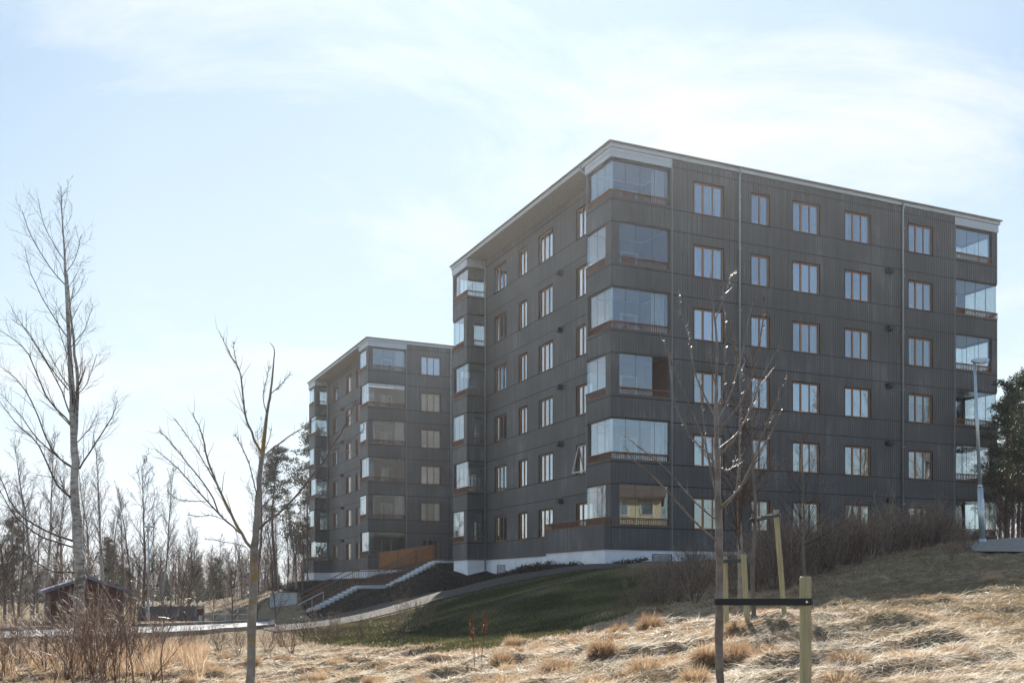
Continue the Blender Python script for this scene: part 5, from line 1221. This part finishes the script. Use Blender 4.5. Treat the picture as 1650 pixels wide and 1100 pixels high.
cr_ = ramp(nt, [(.48, (0, 0, 0)), (.68, (.85, .85, .85))]); L(n1.outputs['Fac'], cr_.inputs['Fac'])
# high thin veil: whiter towards the level, thinner on the side away from the sun
yn = nt.nodes.new('ShaderNodeMapRange'); yn.inputs['From Min'].default_value = -.35; yn.inputs['From Max'].default_value = .55; yn.inputs['To Min'].default_value = .12; yn.inputs['To Max'].default_value = .84; L(sp.outputs['Y'], yn.inputs['Value'])
hz = nt.nodes.new('ShaderNodeMapRange'); hz.inputs['From Min'].default_value = 0; hz.inputs['From Max'].default_value = .42; L(zz.outputs[0], hz.inputs['Value'])
vc = ramp(nt, [(0, (.57, .60, .615)), (.35, (.40, .49, .555)), (1, (.25, .352, .455))]); L(hz.outputs[0], vc.inputs['Fac'])
vs = nt.nodes.new('ShaderNodeMixRGB'); vs.blend_type = 'MULTIPLY'; vs.inputs['Fac'].default_value = 1; L(vc.outputs[0], vs.inputs['Color1']); vs.inputs['Color2'].default_value = (10, 10, 10, 1)
mn = nt.nodes.new('ShaderNodeMixRGB'); mn.blend_type = 'DARKEN'; mn.inputs['Fac'].default_value = 1; L(sk.outputs[0], mn.inputs['Color1']); mn.inputs['Color2'].default_value = (7.5, 8, 8.5, 1)
mxv = nt.nodes.new('ShaderNodeMixRGB'); L(yn.outputs[0], mxv.inputs['Fac']); L(mn.outputs[0], mxv.inputs['Color1']); L(vs.outputs[0], mxv.inputs['Color2'])
mxc = nt.nodes.new('ShaderNodeMixRGB'); cf = N(nt, 'ShaderNodeMath', operation='MULTIPLY'); L(cr_.outputs[0], cf.inputs[0]); L(yn.outputs[0], cf.inputs[1]); L(cf.outputs[0], mxc.inputs['Fac']); L(mxv.outputs[0], mxc.inputs['Color1']); mxc.inputs['Color2'].default_value = (5.55, 5.7, 5.85, 1)
L(mxc.outputs[0], bg.inputs['Color']); L(bg.outputs[0], out.inputs['Surface'])
sl = bpy.data.lights.new('sun', 'SUN'); sl.energy = 5.0; sl.angle = R(.53); sl.color = (1, .95, .87)
so = bpy.data.objects.new('sun', sl); C.objects.link(so)
sd = Vector((math.sin(R(SUN_AZ))*math.cos(R(SUN_EL)), math.cos(R(SUN_AZ))*math.cos(R(SUN_EL)), math.sin(R(SUN_EL))))
so.rotation_euler = sd.to_track_quat('Z', 'Y').to_euler(); so.location = (0, 0, 60)
cam = bpy.data.cameras.new('camera'); co = bpy.data.objects.new('camera', cam); C.objects.link(co); co.location = (0, 0, 0); co.rotation_euler = (R(90), 0, 0)
cam.sensor_fit = 'HORIZONTAL'; cam.sensor_width = 36; cam.lens = 36*F/1650; cam.shift_y = (HY-550)/1650; cam.clip_start = .1; cam.clip_end = 5000
hb_ = MB(); hb_.box(-950, 950, -420, 1520, -9, 23.5); hm, hnt, hout = new_mat('haze_air'); pv = hnt.nodes.new('ShaderNodeVolumePrincipled')
pv.inputs['Color'].default_value = (.93, .96, 1, 1); pv.inputs['Density'].default_value = .00027; pv.inputs['Anisotropy'].default_value = .74; hnt.links.new(pv.outputs[0], hout.inputs['Volume'])
tag(hb_.build('haze', hm), 'thin pale backlit haze over the whole place', 'haze', kind='stuff')
sc = bpy.context.scene; sc.camera = co
sc.view_settings.view_transform = 'Standard'; sc.view_settings.look = 'None'; sc.view_settings.exposure = .87; sc.view_settings.gamma = 1
sc.cycles.max_bounces = 8; sc.cycles.transparent_max_bounces = 24; sc.cycles.caustics_reflective = False; sc.cycles.caustics_refractive = False
sc.cycles.sample_clamp_indirect = 6
try: sc.cycles.use_denoising = True
except Exception: pass
